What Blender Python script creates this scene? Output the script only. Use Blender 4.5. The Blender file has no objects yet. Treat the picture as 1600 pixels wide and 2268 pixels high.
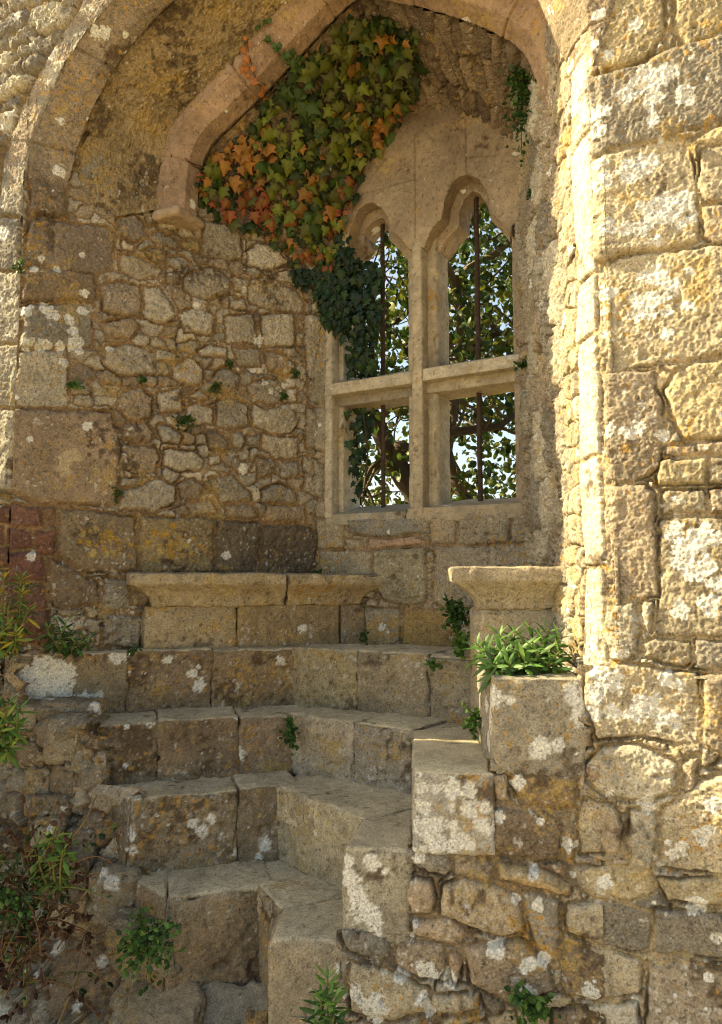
import bpy, math, random
import numpy as np
from mathutils import Vector, Matrix
from mathutils.bvhtree import BVHTree

rng = np.random.default_rng(7)
random.seed(7)
SC = bpy.context.scene
COL = SC.collection

# ------------------------------------------------------------------ camera
FPX = 1700.0                       # focal length in pixels of the 1600x2268 photograph
TH = math.atan(151 / FPX)          # pitch upwards
CAM = np.array([0, 0, 1.6])
cd = bpy.data.cameras.new('camera')
cam = bpy.data.objects.new('camera', cd); COL.objects.link(cam)
cam.location = CAM
cam.rotation_euler = (math.pi / 2 + TH, 0, 0)
cd.sensor_fit = 'VERTICAL'; cd.sensor_height = 24.0; cd.lens = FPX / 2268 * 24.0
cd.clip_start = 0.05; cd.clip_end = 3000
SC.camera = cam

# ------------------------------------------------------------------ sky, sun, exposure
SUN_EL = math.radians(34)
SX, SY = -0.972, 0.235              # horizontal direction towards the sun
sun_rot = math.atan2(SX, SY)
w = bpy.data.worlds.new('World'); SC.world = w; w.use_nodes = True
nt = w.node_tree; nt.nodes.clear()
sky = nt.nodes.new('ShaderNodeTexSky'); sky.sky_type = 'NISHITA'; sky.sun_disc = False
sky.sun_elevation = SUN_EL; sky.sun_rotation = sun_rot
sky.dust_density = 3.0; sky.air_density = 0.8; sky.ozone_density = 0.6
bg = nt.nodes.new('ShaderNodeBackground'); bg.inputs['Strength'].default_value = 0.12
wo = nt.nodes.new('ShaderNodeOutputWorld')
nt.links.new(sky.outputs[0], bg.inputs[0]); nt.links.new(bg.outputs[0], wo.inputs[0])
sd = bpy.data.lights.new('sun', 'SUN'); sd.energy = 5.0; sd.angle = math.radians(0.5); sd.color = (1.0, 0.86, 0.62)
sun = bpy.data.objects.new('sun', sd); COL.objects.link(sun)
sv = Vector((SX * math.cos(SUN_EL), SY * math.cos(SUN_EL), math.sin(SUN_EL))).normalized()
sun.rotation_euler = sv.to_track_quat('Z', 'Y').to_euler()
vs = SC.view_settings
vs.view_transform = 'Standard'; vs.look = 'None'; vs.exposure = 1.64; vs.gamma = 1
vs.use_white_balance = True; vs.white_balance_temperature = 7800; vs.white_balance_tint = 2
SC.cycles.pixel_filter_type = 'BLACKMAN_HARRIS'; SC.cycles.filter_width = 1.1; SC.cycles.max_bounces = 6; SC.cycles.diffuse_bounces = 4

# ------------------------------------------------------------------ projection from the photograph onto real planes
def ray(px, py):
    a = (px - 800) / FPX; b = (1134 - py) / FPX
    return np.array([a, math.cos(TH) - b * math.sin(TH), math.sin(TH) + b * math.cos(TH)])
class Plane:
    """vertical (or leaning) plane: plan point P0, plan direction d, outward normal towards the viewer"""
    def __init__(s, P0, d, lean=0.0, ztop=0.0):
        s.P0 = np.array(P0, float); d = np.array(d, float); s.d = d / np.linalg.norm(d)
        n = np.array([s.d[1], -s.d[0]])
        if n @ (s.P0) > 0: n = -n
        s.n = n; s.lean = lean; s.ztop = ztop
    def sz(s, px, py):
        r = ray(px, py)
        # (cam + t r - P0 - n*lean*(ztop - z)).n = 0
        A = r[:2] @ s.n + s.lean * r[2]
        B = s.P0 @ s.n + s.lean * (s.ztop - CAM[2])
        p = CAM + r * (B / A)
        return (p[:2] - s.P0) @ s.d, p[2]
    def pos(s, S, Z, H):
        k = H + s.lean * (s.ztop - Z)
        return np.stack([s.P0[0] + s.d[0] * S + s.n[0] * k, s.P0[1] + s.d[1] * S + s.n[1] * k, Z + 0 * S], -1)
    def shift(s, dn):
        return Plane(s.P0 + s.n * dn, s.d)
dl = (1.18, .65)
PF = Plane((.69, 2.17), (.914, -.406))
PW = Plane((-.22, 3.75), (.857, -.515))
PL = Plane((-1.40, 3.10), dl)
PM = Plane((-.77, 3.45), (.9, -.436))
PR = Plane((.688, 3.2), (-.016, -.85)); PR.n = np.array([-1.0, .0188]) / np.hypot(1, .0188)
PK = Plane((.672, 2.35), (.018, -.18)); PK.n = np.array([-.18, -.018]) / np.hypot(.18, .018)
PF2 = Plane((.63, 2.197), (-.989, .146))
PG = Plane((-.25, 2.585), (-.914, .406), lean=.30, ztop=1.30)

# ------------------------------------------------------------------ numeric noise
T3 = rng.random((64, 64, 64)).astype(np.float32)
def vn(P, sc, seed=0):
    q = P * sc + np.array([seed * 7.31 + 300.5, seed * 3.17 + 300.1, seed * 5.77 + 300.7])
    i = np.floor(q).astype(np.int64); f = (q - i).astype(np.float32); f = f * f * (3 - 2 * f)
    x0, y0, z0 = i[..., 0] & 63, i[..., 1] & 63, i[..., 2] & 63
    x1, y1, z1 = (x0 + 1) & 63, (y0 + 1) & 63, (z0 + 1) & 63
    fx, fy, fz = f[..., 0], f[..., 1], f[..., 2]
    a = T3[x0, y0, z0] * (1 - fx) + T3[x1, y0, z0] * fx
    b = T3[x0, y1, z0] * (1 - fx) + T3[x1, y1, z0] * fx
    c = T3[x0, y0, z1] * (1 - fx) + T3[x1, y0, z1] * fx
    e = T3[x0, y1, z1] * (1 - fx) + T3[x1, y1, z1] * fx
    return (a * (1 - fy) + b * fy) * (1 - fz) + (c * (1 - fy) + e * fy) * fz
def fbm(P, sc, seed=0, o=3):
    t = 0; a = 1; s = 0
    for k in range(o):
        t = t + a * (vn(P, sc * 2.03 ** k, seed + k * 13) - .5); s += a; a *= .5
    return t / s * 2
def sstep(x, a, b):
    t = np.clip((x - a) / (b - a), 0, 1); return t * t * (3 - 2 * t)
def mixc(c, d, m):
    return c * (1 - m[..., None]) + np.asarray(d, np.float32) * m[..., None]

# ------------------------------------------------------------------ surface colouring: real stains and lichens of the stone
ORANGE = (.43, .25, .065); WHITE = (.72, .70, .62); DARK = (.085, .055, .030); OCHRE = (.42, .29, .10); GREY = (.30, .28, .23)
def weather(P, c, seed=0, dark=.3, orange=.3, white=.2, ochre=.2, pale=.3, spots=None):
    c = c * (1 + .30 * fbm(P, 9, seed + 1, 2) + .34 * fbm(P, 55, seed + 2, 3))[..., None]
    g = fbm(P, 90, seed + 3, 2)
    if ochre: c = mixc(c, OCHRE, sstep(fbm(P, 7, seed + 4, 2) + .6 * g, .45 - ochre * .6, .85 - ochre * .6) * .7)
    if dark:
        m = sstep(fbm(P, 6, seed + 5, 2) + .75 * fbm(P, 45, seed + 6, 3), .62 - dark * .75, 1.0 - dark * .75)
        c = mixc(c, DARK, m * .82)
    if pale: c = mixc(c, np.array(WHITE) * .8, sstep(fbm(P, 70, seed + 7, 3) + .35 * fbm(P, 8, seed + 8, 2), .62 - pale * .5, .80 - pale * .5) * .65)
    if orange:
        m = sstep(fbm(P, 5.5, seed + 9, 2) * .85 + fbm(P, 75, seed + 10, 2) * 1.15, .85 - orange * .75, 1.02 - orange * .75)
        c = mixc(c, ORANGE, m * .85)
    if white:
        n = len(P.reshape(-1, 3)); R = P.reshape(-1, 3); r2 = np.random.default_rng(seed + 991)
        ext = R.max(0) - R.min(0); area = float(np.sort(ext)[-1] * np.sort(ext)[-2]) + .01
        k = int(white * area * 420)
        idx = r2.integers(0, n, k)
        if k: 
            clump = fbm(R[idx], 4.5, seed + 77, 2)
            sp = [(R[i], .003 + .026 * r2.random() ** 3.2) for i, q in zip(idx, clump) if q + .5 * r2.random() > .18]
            c = paint_spots(P, c, sp, seed)
    if spots: c = paint_spots(P, c, spots, seed + 5)
    # thin pores
    c = c * (1 - .55 * sstep(fbm(P, 130, seed + 12, 2), .38, .62))[..., None]
    return np.clip(c, .012, .80)
def paint_spots(P, c, sp, seed):
    shp = c.shape; R = P.reshape(-1, 3).astype(np.float32); c = c.reshape(-1, 3).copy()
    if not sp: return c.reshape(shp)
    warp = (vn(R, 70, seed + 31) + vn(R, 140, seed + 32) - 1).astype(np.float32)
    ordx = np.argsort(R[:, 0]); xs = R[ordx, 0]
    for (p, r, *k) in sp:
        a, b = np.searchsorted(xs, [p[0] - r * 1.3, p[0] + r * 1.3])
        ii = ordx[a:b]
        if not len(ii): continue
        q = R[ii]; m = np.abs(q[:, 2] - p[2]) < r * 1.3; ii = ii[m]; q = q[m]
        d = np.sqrt(((q - p) ** 2).sum(1)) / r + warp[ii] * .55
        m = sstep(-d, -1.0, -.86)
        tone = np.array(k[0] if k else WHITE, np.float32) * (1 - .16 * sstep(-np.abs(d - .55), -.16, -.02))[:, None] * (.82 + .3 * vn(q, 190, seed)[:, None])
        c[ii] = c[ii] * (1 - m[:, None]) + tone * m[:, None]
    return c.reshape(shp)

# ------------------------------------------------------------------ materials
def mat(name, rough=.9, grain=.35, gsc=240., bump=.75, bsc=90., attr=True, base=(.4, .3, .2), spec=.25, trans=0, metal=0, speck=()):
    m = bpy.data.materials.new(name); m.use_nodes = True
    t = m.node_tree; b = t.nodes['Principled BSDF']
    b.inputs['Roughness'].default_value = rough; b.inputs['Specular IOR Level'].default_value = spec
    b.inputs['Metallic'].default_value = metal
    tc = t.nodes.new('ShaderNodeTexCoord')
    if attr:
        a = t.nodes.new('ShaderNodeAttribute'); a.attribute_name = 'Col'; src = a.outputs['Color']
    else:
        a = t.nodes.new('ShaderNodeRGB'); a.outputs[0].default_value = (*base, 1); src = a.outputs[0]
    if grain:
        n = t.nodes.new('ShaderNodeTexNoise'); n.inputs['Scale'].default_value = gsc; n.inputs['Detail'].default_value = 4
        n.inputs['Roughness'].default_value = .7
        t.links.new(tc.outputs['Object'], n.inputs['Vector'])
        mr = t.nodes.new('ShaderNodeMapRange'); mr.inputs[1].default_value = .3; mr.inputs[2].default_value = .7
        mr.inputs[3].default_value = 1 - grain; mr.inputs[4].default_value = 1 + grain
        t.links.new(n.outputs[0], mr.inputs[0])
        mx = t.nodes.new('ShaderNodeMix'); mx.data_type = 'RGBA'; mx.blend_type = 'MULTIPLY'; mx.inputs[0].default_value = 1
        t.links.new(src, mx.inputs[6]); t.links.new(mr.outputs[0], mx.inputs[7]); src = mx.outputs[2]
    for (sc_, lo_, hi_, colr, amt) in speck:
        n3 = t.nodes.new('ShaderNodeTexNoise'); n3.inputs['Scale'].default_value = sc_; n3.inputs['Detail'].default_value = 3; n3.inputs['Roughness'].default_value = .65
        mp = t.nodes.new('ShaderNodeMapping'); mp.inputs['Location'].default_value = (sc_ * .37, 1.7, sc_ * .11)
        t.links.new(tc.outputs['Object'], mp.inputs['Vector']); t.links.new(mp.outputs[0], n3.inputs['Vector'])
        m3 = t.nodes.new('ShaderNodeMapRange'); m3.inputs[1].default_value = lo_; m3.inputs[2].default_value = hi_; m3.inputs[3].default_value = 0; m3.inputs[4].default_value = amt
        t.links.new(n3.outputs[0], m3.inputs[0])
        n5 = t.nodes.new('ShaderNodeTexNoise'); n5.inputs['Scale'].default_value = 6 + sc_ * .03; n5.inputs['Detail'].default_value = 3
        t.links.new(mp.outputs[0], n5.inputs['Vector'])
        m5 = t.nodes.new('ShaderNodeMapRange'); m5.inputs[1].default_value = .40; m5.inputs[2].default_value = .60; m5.inputs[3].default_value = .12; m5.inputs[4].default_value = 1.0
        t.links.new(n5.outputs[0], m5.inputs[0])
        mm = t.nodes.new('ShaderNodeMath'); mm.operation = 'MULTIPLY'; t.links.new(m3.outputs[0], mm.inputs[0]); t.links.new(m5.outputs[0], mm.inputs[1])
        if attr:
            m6 = t.nodes.new('ShaderNodeMath'); m6.operation = 'MULTIPLY'; t.links.new(mm.outputs[0], m6.inputs[0]); t.links.new(a.outputs['Alpha'], m6.inputs[1]); mm = m6
        m4 = t.nodes.new('ShaderNodeMix'); m4.data_type = 'RGBA'; m4.blend_type = 'MIX'
        t.links.new(mm.outputs[0], m4.inputs[0]); t.links.new(src, m4.inputs[6]); m4.inputs[7].default_value = (*colr, 1); src = m4.outputs[2]
    t.links.new(src, b.inputs['Base Color'])
    if bump:
        n2 = t.nodes.new('ShaderNodeTexNoise'); n2.inputs['Scale'].default_value = bsc; n2.inputs['Detail'].default_value = 6
        n2.inputs['Roughness'].default_value = .75
        t.links.new(tc.outputs['Object'], n2.inputs['Vector'])
        bp = t.nodes.new('ShaderNodeBump'); bp.inputs['Strength'].default_value = bump; bp.inputs['Distance'].default_value = .012
        t.links.new(n2.outputs[0], bp.inputs['Height']); t.links.new(bp.outputs[0], b.inputs['Normal'])
    if trans:
        tr = t.nodes.new('ShaderNodeBsdfTranslucent'); ms = t.nodes.new('ShaderNodeMixShader'); ms.inputs[0].default_value = trans
        t.links.new(src, tr.inputs[0]); t.links.new(b.outputs[0], ms.inputs[1]); t.links.new(tr.outputs[0], ms.inputs[2])
        t.links.new(ms.outputs[0], t.nodes['Material Output'].inputs[0])
    return m
M_STONE = mat('weathered_stone', grain=.45, gsc=170., speck=((105., .56, .66, (.07, .05, .03), .75), (62., .60, .68, (.06, .045, .03), .6), (130., .585, .67, (.52, .48, .39), .40)))
M_SMOOTH = mat('dressed_stone', grain=.3, bump=.3, bsc=120., speck=((110., .62, .72, (.12, .09, .06), .35),))
M_LEAF = mat('leaf', rough=.5, grain=.18, gsc=60., bump=0, spec=.4, trans=.35)
M_STEM = mat('stem', rough=.85, grain=.3, gsc=90., bump=.3)
M_IRON = mat('rusty_iron', rough=.75, grain=.5, gsc=60., bump=.5, attr=False, base=(.06, .035, .025), metal=.0)
M_CORE = mat('wall_core', attr=False, base=(.30, .24, .16))
M_GROUND = mat('ground', rough=.95, grain=.5, gsc=6., bump=.6, bsc=20., attr=False, base=(.43, .35, .23))

# ------------------------------------------------------------------ objects
def tag(o, label=None, cat=None, group=None, kind=None):
    for k, v in (('label', label), ('category', cat), ('group', group), ('kind', kind)):
        if v: o[k] = v
    return o
def empty(name, loc=(0, 0, 0), label=None, cat=None, group=None):
    o = bpy.data.objects.new(name, None); o.empty_display_size = .1; COL.objects.link(o); o.location = loc
    return tag(o, label, cat, group)
def link_mesh(name, me, m, parent=None, smooth=True):
    me.materials.append(m)
    if smooth: me.polygons.foreach_set('use_smooth', np.ones(len(me.polygons), bool))
    o = bpy.data.objects.new(name, me); COL.objects.link(o)
    if parent is not None:
        o.parent = parent; o.matrix_parent_inverse = Matrix.Translation(-Vector(parent.location))
    return o
def mesh_np(name, V, Q, C, m, parent=None, smooth=True):
    """V (n,3), Q (k,4) or (k,3) int, C (n,3) colours"""
    V = np.asarray(V, np.float32); Q = np.asarray(Q, np.int32); k = Q.shape[1]
    me = bpy.data.meshes.new(name)
    me.vertices.add(len(V)); me.vertices.foreach_set('co', V.ravel())
    me.loops.add(Q.size); me.loops.foreach_set('vertex_index', Q.ravel())
    me.polygons.add(len(Q)); me.polygons.foreach_set('loop_start', np.arange(0, Q.size, k, dtype=np.int32))
    me.update(calc_edges=True)
    if C is not None:
        a = me.color_attributes.new('Col', 'FLOAT_COLOR', 'POINT')
        a.data.foreach_set('color', (C if C.shape[1] == 4 else np.concatenate([C, np.ones((len(C), 1))], 1)).astype(np.float32).ravel())
    return link_mesh(name, me, m, parent, smooth)
def grid_quads(nu, nv, keep=None, flip=False):
    i = np.arange(nu * nv).reshape(nu, nv)
    q = np.stack([i[:-1, :-1], i[1:, :-1], i[1:, 1:], i[:-1, 1:]], -1)
    if flip: q = q[..., ::-1]
    q = q.reshape(-1, 4)
    if keep is not None: q = q[keep[:-1, :-1].ravel()]
    return q

def poly_sd(px, py, poly):
    """distance inside (positive) to polygon for arrays"""
    poly = np.asarray(poly); n = len(poly)
    dmin = np.full(px.shape, 1e9, np.float32); inside = np.zeros(px.shape, bool)
    for i in range(n):
        ax, ay = poly[i]; bx, by = poly[(i + 1) % n]
        ex, ey = bx - ax, by - ay; L2 = ex * ex + ey * ey + 1e-12
        t = np.clip(((px - ax) * ex + (py - ay) * ey) / L2, 0, 1)
        d = (px - ax - t * ex) ** 2 + (py - ay - t * ey) ** 2
        dmin = np.minimum(dmin, d)
        if ay != by:
            c = ((ay > py) != (by > py)) & (px < (bx - ax) * (py - ay) / (by - ay) + ax)
            inside ^= c
    d = np.sqrt(dmin)
    return np.where(inside, d, -d)

def voronoi(S, Z, ax, az, seed, warp=None):
    """F1, F2 (metres, roughly) and cell id for a jittered coursed grid"""
    x = S / ax; y = Z / az
    if warp is not None: x = x + warp[0]; y = y + warp[1]
    iy = np.floor(y).astype(int)
    f1 = np.full(S.shape, 9., np.float32); f2 = f1.copy(); cid = np.zeros(S.shape, int)
    r = np.random.default_rng(seed).random((128, 128, 3)).astype(np.float32)
    for dy in (-1, 0, 1):
        jy = iy + dy; off = (jy % 2) * .5
        ix = np.floor(x - off).astype(int)
        for dx in (-1, 0, 1):
            jx = ix + dx; a = jx & 127; b = jy & 127
            cx = jx + off + .5 + (r[a, b, 0] - .5) * .75; cy = jy + .5 + (r[a, b, 1] - .5) * .55
            ddx = np.abs(x - cx); ddy = np.abs(y - cy)
            d = (ddx ** 3 + ddy ** 3) ** (1 / 3)
            lt = d < f1
            f2 = np.where(lt, f1, np.minimum(f2, d)); cid = np.where(lt, (a * 131 + b * 7919) & 0xffff, cid); f1 = np.where(lt, d, f1)
    return f1, f2, cid

def rubble(P, S, Z, polys, o, seed=0):
    """height and colour for a masonry surface; polys = [(pts in s,z, opt)]"""
    wa = o.get('warp', .008)
    P2 = P
    w1 = fbm(P2, 16, seed + 1, 3); w2 = fbm(P2, 16, seed + 2, 3); w3 = fbm(P2, 60, seed + 3, 2); w4 = fbm(P2, 60, seed + 4, 2)
    Sw = S + wa * (w1 + .45 * w3); Zw = Z + wa * (w2 + .45 * w4)
    pal = np.array(o['pal'], np.float32); mort = np.array(o['mortar'], np.float32)
    ax, az = o.get('cell', (.12, .07)); big = max(ax, az)
    f1, f2, cid = voronoi(S, Z, ax, az, seed + 5, (w1 * .35 + .08 * w3, w2 * .35 + .08 * w4))
    din = (f2 - f1) * .5 * min(ax, az) * 1.5 - .003
    r = np.random.default_rng(seed + 9)
    tab = r.random((65536, 6)).astype(np.float32)
    t = tab[cid]
    H0 = o.get('h', .018); rr = o.get('rr', .010)
    hs = H0 * (.35 + .9 * t[..., 0])
    st = pal[(t[..., 1] * len(pal)).astype(int)] * (.78 + .44 * t[..., 2])[..., None]
    tilt = ((t[..., 3] - .5) * np.sin(S / ax * 3) + (t[..., 4] - .5) * np.cos(Z / az * 3)) * H0 * .5
    rough = np.full(S.shape, o.get('rough', .006), np.float32)
    pitm = np.full(S.shape, o.get('pits', .0), np.float32)
    extra = {k: np.full(S.shape, o.get(k, 0.), np.float32) for k in ()}
    for j, (pp, op) in enumerate(polys):
        pp = np.asarray(pp); g = o.get('gap', .012)
        lo = pp.min(0) - .03; hi = pp.max(0) + .03
        m = (S > lo[0]) & (S < hi[0]) & (Z > lo[1]) & (Z < hi[1])
        if not m.any(): continue
        d = poly_sd(Sw[m], Zw[m], pp)
        d = d - op.get('in', .001)
        cur = din[m]; near = d > -g
        # inside wins; in the gap it is mortar
        newd = np.where(near, np.where(d > 0, d, np.where(cid[m] < 0, cur, d)), cur)
        inside = d > 0
        cc = cid[m]; hh = hs[m]; ss = st[m]; tt = tilt[m]; ro = rough[m]; pi = pitm[m]
        rj = np.random.default_rng(seed * 131 + j)
        q = rj.random(8)
        c0 = np.array(op['c'], np.float32) if 'c' in op else pal[int(q[0] * len(pal))] * (.82 + .36 * q[1])
        hj = op.get('h', o.get('hp', H0) * (.55 + .7 * q[2]))
        cen = pp.mean(0); tx = (q[3] - .5) * op.get('tilt', o.get('tiltp', .12)); tz = (q[4] - .5) * op.get('tilt', o.get('tiltp', .12))
        hh[inside] = hj; ss[inside] = c0; tt[inside] = (tx * (S[m] - cen[0]) + tz * (Z[m] - cen[1]))[inside]
        ro[inside] = op.get('rough', o.get('roughp', .005)); pi[inside] = op.get('pits', o.get('pitsp', 0.))
        cc[inside] = -1 - j
        gapm = near & ~inside & (cc >= 0)
        newd = np.where(inside, d, np.where(gapm, np.minimum(cur, d), cur))
        din[m] = newd; cid[m] = cc; hs[m] = hh; st[m] = ss; tilt[m] = tt; rough[m] = ro; pitm[m] = pi
    prof = 1 - np.exp(-np.maximum(din, 0) / rr)
    ins = sstep(din, -.001, .003)
    n1 = fbm(P2, 36, seed + 20, 3); n2 = fbm(P2, 135, seed + 21, 2)
    lum = o.get('lump', 1.)
    h = (hs + tilt) * prof + rough * n1 * lum * (.3 + .7 * prof) + rough * .75 * n2 + .0016 * fbm(P2, 170, seed + 22, 1)
    crack = sstep(fbm(P2, 11, seed + 23, 2), .0, .5) * (1 - sstep(np.abs(din + .002), .0, .006))
    h = h - crack * o.get('crack', .015) - (1 - ins) * .003
    # pits
    pv = vn(P2, 75, seed + 24); pv2 = vn(P2, 33, seed + 25)
    h = h - pitm * (sstep(pv, .70, .90) * .006 + sstep(pv2, .76, .95) * .014)
    mc = mort * (1 + .35 * fbm(P2, 20, seed + 30, 3))[..., None]
    c = mc * (1 - ins[..., None]) + st * ins[..., None]
    return h, c

def patch(name, parent, pl, s0, s1, z0, z1, ds, polys, o, seed, keep=None, spots=(), m=None):
    S, Z = np.meshgrid(np.arange(s0, s1 + ds, ds), np.arange(z0, z1 + ds, ds), indexing='ij')
    B = pl.pos(S, Z, 0 * S)
    pp = []
    for q in polys:
        q, op = q if isinstance(q, tuple) else (q, {})
        q = [pl.sz(q[i], q[i + 1]) for i in range(0, len(q), 2)]
        pp.append((q, op))
    h, c = rubble(B, S, Z, pp, o, seed)
    sp = []
    for s_ in spots:
        a, b, r = s_[:3]; ss, zz = pl.sz(a, b); p = pl.pos(np.array(ss), np.array(zz), 0.)
        r = r * np.linalg.norm(p - CAM) / FPX
        r_ = np.random.default_rng(int(a * 7 + b))
        tone = s_[3] if len(s_) > 3 else WHITE
        sp.append((p, r * .8, tone))
        for k in range(5):
            an = r_.random() * 6.28; rr = r * (.45 + .3 * r_.random())
            p2 = pl.pos(np.array(ss + math.cos(an) * r * .7), np.array(zz + math.sin(an) * r * .7), 0.)
            sp.append((p2, rr * .8, tone))
    c = weather(B, c, seed + 40, o.get('dark', .3), o.get('orange', .3), o.get('white', .2), o.get('ochre', .2), o.get('pale', .3), sp)
    if o.get('hfun'): h = h + o['hfun'](S, Z)
    V = pl.pos(S, Z, h)
    kp = keep(S, Z) if keep else None
    # orientation: face the viewer side n
    nx = np.cross(V[1, 0] - V[0, 0], V[0, 1] - V[0, 0])
    flip = nx[:2] @ pl.n < 0
    return mesh_np(name, V.reshape(-1, 3), grid_quads(*S.shape, kp, flip), c.reshape(-1, 3), m or M_STONE, parent)

def surf(name, parent, B, o, seed, m=None, polys=(), inside=None, spots=None, hfun=None):
    """displaced free surface from a grid of points B (nu,nv,3)"""
    du = np.linalg.norm(np.diff(B, axis=0), axis=2).mean(1); dv = np.linalg.norm(np.diff(B, axis=1), axis=2).mean(0)
    u = np.concatenate([[0], np.cumsum(du)]); v = np.concatenate([[0], np.cumsum(dv)])
    S, Z = np.meshgrid(u, v, indexing='ij')
    gu = np.gradient(B, axis=0); gv = np.gradient(B, axis=1)
    n = np.cross(gu, gv); n /= np.linalg.norm(n, axis=2, keepdims=True) + 1e-9
    tgt = np.array(inside if inside is not None else CAM)
    if ((tgt - B) * n).sum(2).mean() < 0: n = -n; flip = True
    else: flip = False
    h, c = rubble(B, S, Z, list(polys), o, seed)
    if hfun: h = h + hfun(S, Z, B)
    c = weather(B, c, seed + 40, o.get('dark', .3), o.get('orange', .3), o.get('white', .2), o.get('ochre', .2), o.get('pale', .3), spots)
    V = B + n * h[..., None]
    return mesh_np(name, V.reshape(-1, 3), grid_quads(*S.shape, None, flip), c.reshape(-1, 3), m or M_STONE, parent)

def block(name, parent, plan, z0, z1, c, r=.014, ds=.0065, amp=.006, seed=0, top=None, m=None, pits=0., worn=.0, label=None, spots=(), under=(0, 0, 0), **kw):
    """a dressed stone with rounded, worn arrises. plan: front-left, front-right, back-right, back-left; z0/z1 scalar or 4 values"""
    plan = np.array(plan, float); z0 = np.broadcast_to(np.array(z0, float), 4); z1 = np.broadcast_to(np.array(z1, float), 4)
    wx = max(np.linalg.norm(plan[1] - plan[0]), .01); dy = max(np.linalg.norm(plan[3] - plan[0]), np.linalg.norm(plan[2] - plan[1]), .01); hz = max(float((z1 - z0).max()), .01)
    sz = np.array([wx, dy, hz]); r = min(r, sz.min() * .45)
    Vs, Qs, Ns = [], [], []; base = 0
    for ax in range(3):
        for side in (0, 1):
            a, b = [k for k in range(3) if k != ax]
            dd = ds * (3 if (ax == 1 and side == 1) or (ax == 2 and side == 0) else 1)
            dd = ds
            na = max(3, int(sz[a] / dd)); nb = max(3, int(sz[b] / dd))
            A, Bv = np.meshgrid(np.linspace(0, sz[a], na), np.linspace(0, sz[b], nb), indexing='ij')
            p = np.zeros(A.shape + (3,)); p[..., a] = A; p[..., b] = Bv; p[..., ax] = side * sz[ax]
            q = np.clip(p, r, sz - r); n = p - q; n /= np.linalg.norm(n, axis=-1, keepdims=True)
            p = q + n * r
            Vs.append(p.reshape(-1, 3)); Ns.append(n.reshape(-1, 3))
            g = grid_quads(na, nb) + base
            # outward orientation
            fl = (side == 0) if ax != 1 else (side == 1)
            if fl: g = g[:, ::-1]
            Qs.append(g); base += na * nb
    p = np.concatenate(Vs); n = np.concatenate(Ns); Q = np.concatenate(Qs)
    _, ui, inv = np.unique(np.round(p * 20000).astype(np.int64) @ np.array([1, 100003, 10000600009]), return_index=True, return_inverse=True)
    p = p[ui]; n = n[ui]; Q = inv.reshape(-1)[Q]
    def world(p):
        a = p[:, 0] / sz[0]; b = p[:, 1] / sz[1]; cc = p[:, 2] / sz[2]
        w4 = np.stack([(1 - a) * (1 - b), a * (1 - b), a * b, (1 - a) * b], 1)
        xy = w4 @ plan
        if any(under):      # bottom of front / left end / right end drawn back under the top
            fwd = (plan[3] - plan[0]) / np.linalg.norm(plan[3] - plan[0]); rt = (plan[1] - plan[0]) / np.linalg.norm(plan[1] - plan[0])
            k = (1 - np.clip(cc / .66, 0, 1) ** 2.2)[:, None]
            xy = xy + k * ((1 - b)[:, None] * fwd * under[0] + (1 - a)[:, None] ** 2 * rt * under[1] - a[:, None] ** 2 * rt * under[2])
        zz = (w4 @ z0) * (1 - cc) + (w4 @ z1) * cc
        return np.concatenate([xy, zz[:, None]], 1)
    W0 = world(p)
    edge = np.exp(-np.minimum(np.abs(p[:, 1]), 9) / .05) * np.exp(-(sz[2] - p[:, 2]) / .05)     # front top arris
    d = amp * (fbm(W0, 11, seed, 2) * 1.2 + .8 * fbm(W0, 38, seed + 3, 3)) + amp * .25 * fbm(W0, 120, seed + 5, 2)
    d = d - (worn * .5 + .006) * edge * (.6 + 1.1 * np.maximum(fbm(W0, 13, seed + 7, 2), -.4))
    chip = sstep(fbm(W0, 16, seed + 8, 2), .25, .6); nearedge = ((np.abs(n) > .2).sum(1) >= 2)
    d = d - chip * nearedge * r * .7
    if pits: d = d - pits * (sstep(vn(W0, 75, seed + 24), .70, .90) * .006 + sstep(vn(W0, 36, seed + 25), .76, .95) * .014) * (n[:, 2] < .7)
    d = d * np.clip(1 - (n[:, 2] > .7) * .45, 0, 1)
    V = world(p + n * d[:, None])
    C = np.broadcast_to(np.array(c, np.float32), V.shape).copy()
    args = dict(dark=.45, orange=.35, white=.3, ochre=.25, pale=.3); args.update(kw)
    C = weather(W0, C, seed + 50, spots=[(np.array(s_[0]), s_[1]) for s_ in spots], **args)
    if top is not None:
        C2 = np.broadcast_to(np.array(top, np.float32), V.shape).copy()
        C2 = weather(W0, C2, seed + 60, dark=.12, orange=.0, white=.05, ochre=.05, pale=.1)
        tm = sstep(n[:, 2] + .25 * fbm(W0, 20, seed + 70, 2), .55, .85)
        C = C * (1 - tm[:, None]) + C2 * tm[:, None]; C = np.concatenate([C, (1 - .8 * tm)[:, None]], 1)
    o = mesh_np(name, V, Q, C, m or M_STONE, parent)
    if label: o['label'] = label
    return o

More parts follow.
